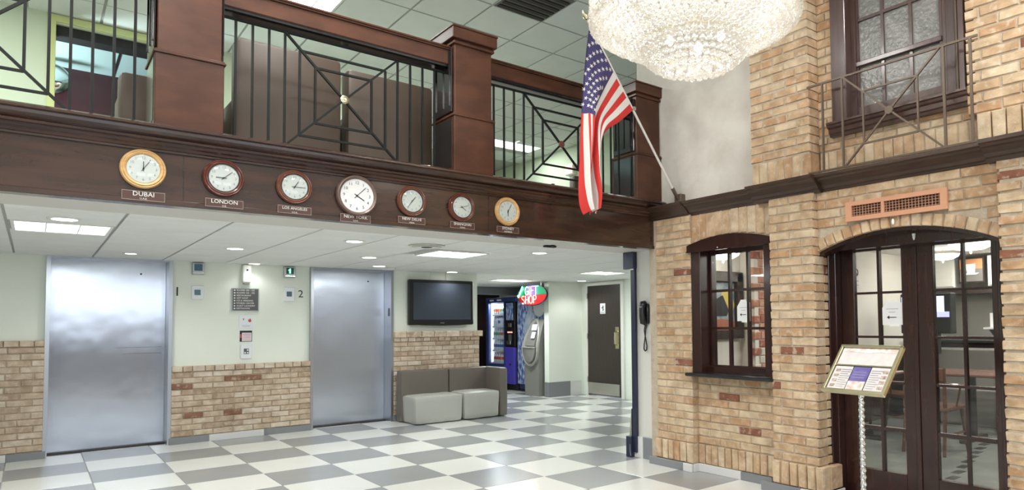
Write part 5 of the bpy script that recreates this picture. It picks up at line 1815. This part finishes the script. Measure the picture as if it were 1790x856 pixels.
sh = thing('wall_shelf', 'dark shelf under the pale cabinets', 'shelf', (10.5, 3.8, 1.7))
build('board', box(10.28, 10.6, 3.0, 4.55, 1.70, 1.75, b=.005), 'restdark', sh)
build('back_board', box(10.58, 10.6, 3.0, 4.55, 1.07, 1.70), 'postergrey', sh)
tag(build('basket', MB().lathe([(.10, 0), (.16, .12), (.17, .13)], Matrix.Translation((9.85, 3.28, 1.071)) @ Matrix.Diagonal((1, 1.2, 1, 1)), 20), 'ink', smooth=True), 'dark basket on the service counter', 'basket')
tag(build('paper_stack', MB().box(9.7, 9.95, 3.05, 3.5, 1.205, 1.23).box(9.8, 9.82, 3.1, 3.45, 1.23, 1.42), 'paper'), 'white sheets standing in the dark basket', 'papers')
ns = tag(build('no_smoking_sign', box(8.29, 8.45, 4.548, 4.56, 1.76, 2.06), 'menupaper'), 'pale no smoking sign seen in the left door', 'sign')
build('ring', MB().add(*(lambda q: (q.v, q.f))(MB().tube([(8.37 + .048 * math.cos(math.radians(a)), 4.546, 1.975 + .048 * math.sin(math.radians(a))) for a in range(0, 361, 20)], .007, 6).bar((8.335, 4.546, 2.01), (8.405, 4.546, 1.94), .012, .006))), 'ink', ns)
build('print_lines', MB().box(8.315, 8.425, 4.545, 4.549, 1.855, 1.87).box(8.315, 8.425, 4.545, 4.549, 1.80, 1.812), 'inkgrey', ns)


def chair(x, y, rz, label, group='restaurant chairs'):
    T = Matrix.Translation((x, y, 0)) @ Matrix.Rotation(rz, 4, 'Z')
    t = thing('dining_chair', label, 'chair', (x, y, 0), group)
    sx = .21
    build('seat', MB().box(-.22, .22, -.22, .22, .43, .475, 0, T, .012), 'chairwood', t)
    for a in (-1, 1):
        build('leg', MB().tube([T @ Vector((a * .19, -.19, .44)), T @ Vector((a * .22, -.24, 0))], [.02, .015], 8), 'chairwood', t, True)
        build('leg', MB().tube([T @ Vector((a * .19, .20, .86)), T @ Vector((a * .19, .20, .44)), T @ Vector((a * .20, .27, 0))], [.016, .02, .016], 8), 'chairwood', t, True)
    bk = [T @ Vector((.27 * math.cos(math.radians(q)), .26 * math.sin(math.radians(q)) - .0, .68 + .03 * math.sin(math.radians(max(0, q) if q < 180 else 0)))) for q in range(-25, 206, 15)]
    build('bent_arm', MB().tube(bk, .017, 8), 'chairwood', t, True)
    build('backrest', MB().box(-.2, .2, .20, .225, .72, .86, 0, T, .01), 'chairwood', t)
    for q in (-.11, 0, .11):
        build('spindle', MB().cyl(T @ Vector((q, .21, .46)), T @ Vector((q, .21, .74)), .009, 6), 'chairwood', t)
    for a in (-1, 1):
        build('arm_support', MB().cyl(T @ Vector((a * .21, -.02, .46)), T @ Vector((a * .255, -.02, .68)), .010, 6), 'chairwood', t)
    build('stretcher', MB().bar(T @ Vector((-.2, 0, .2)), T @ Vector((.2, 0, .2)), .018).bar(T @ Vector((-.205, -.22, .2)), T @ Vector((-.195, .24, .2)), .018).bar(T @ Vector((.205, -.22, .2)), T @ Vector((.195, .24, .2)), .018), 'chairwood', t)
    return t


def table(x, y, label):
    t = thing('dining_table', label, 'table', (x, y, 0))
    build('tabletop', box(x - .38, x + .38, y - .38, y + .38, .725, .76, b=.01), 'tabletop', t)
    build('column', MB().cyl((x, y, .04), (x, y, .73), .04, 12), 'restdark', t)
    build('base', MB().box(x - .3, x + .3, y - .04, y + .04, 0, .05, b=.01).box(x - .04, x + .04, y - .3, y + .3, 0, .05, b=.01), 'restdark', t)


table(8.0, 3.02, 'square table behind the right door panes')
chair(7.10, 3.05, math.radians(90), 'bent-arm wooden chair nearest the right door')
chair(8.0, 3.85, 0, 'bent-arm wooden chair behind the nearer restaurant table')
table(7.3, 4.0, 'square table behind the left door panes')
chair(6.55, 3.98, math.radians(90), 'bent-arm wooden chair behind the left door')
chair(8.75, 2.75, math.radians(-70), 'bent-arm wooden chair beyond the nearer restaurant table')
bn = thing('bench', 'dark upholstered bench along the counter of the restaurant', 'bench', (9.2, 3.2, 0))
build('seat', box(9.05, 9.45, 2.7, 4.3, 0, .46, b=.02), 'postergrey', bn)
build('backrest', box(9.42, 9.54, 2.7, 4.3, .40, .95, b=.02), 'postergrey', bn)
lamp('restaurant_fill', 'AREA', (9.9, 3.2, 2.24), 24, (1, .95, .88), .6, 1.0)  # fill lamps added without fixtures to brighten the restaurant
lamp('restaurant_fill', 'AREA', (8.5, 1.5, 2.24), 60, (1, .95, .88), 1.2, .6)
lamp('restaurant_fill', 'AREA', (6.2, 2.9, 2.24), 30, (1, .95, .88), .9, .6)
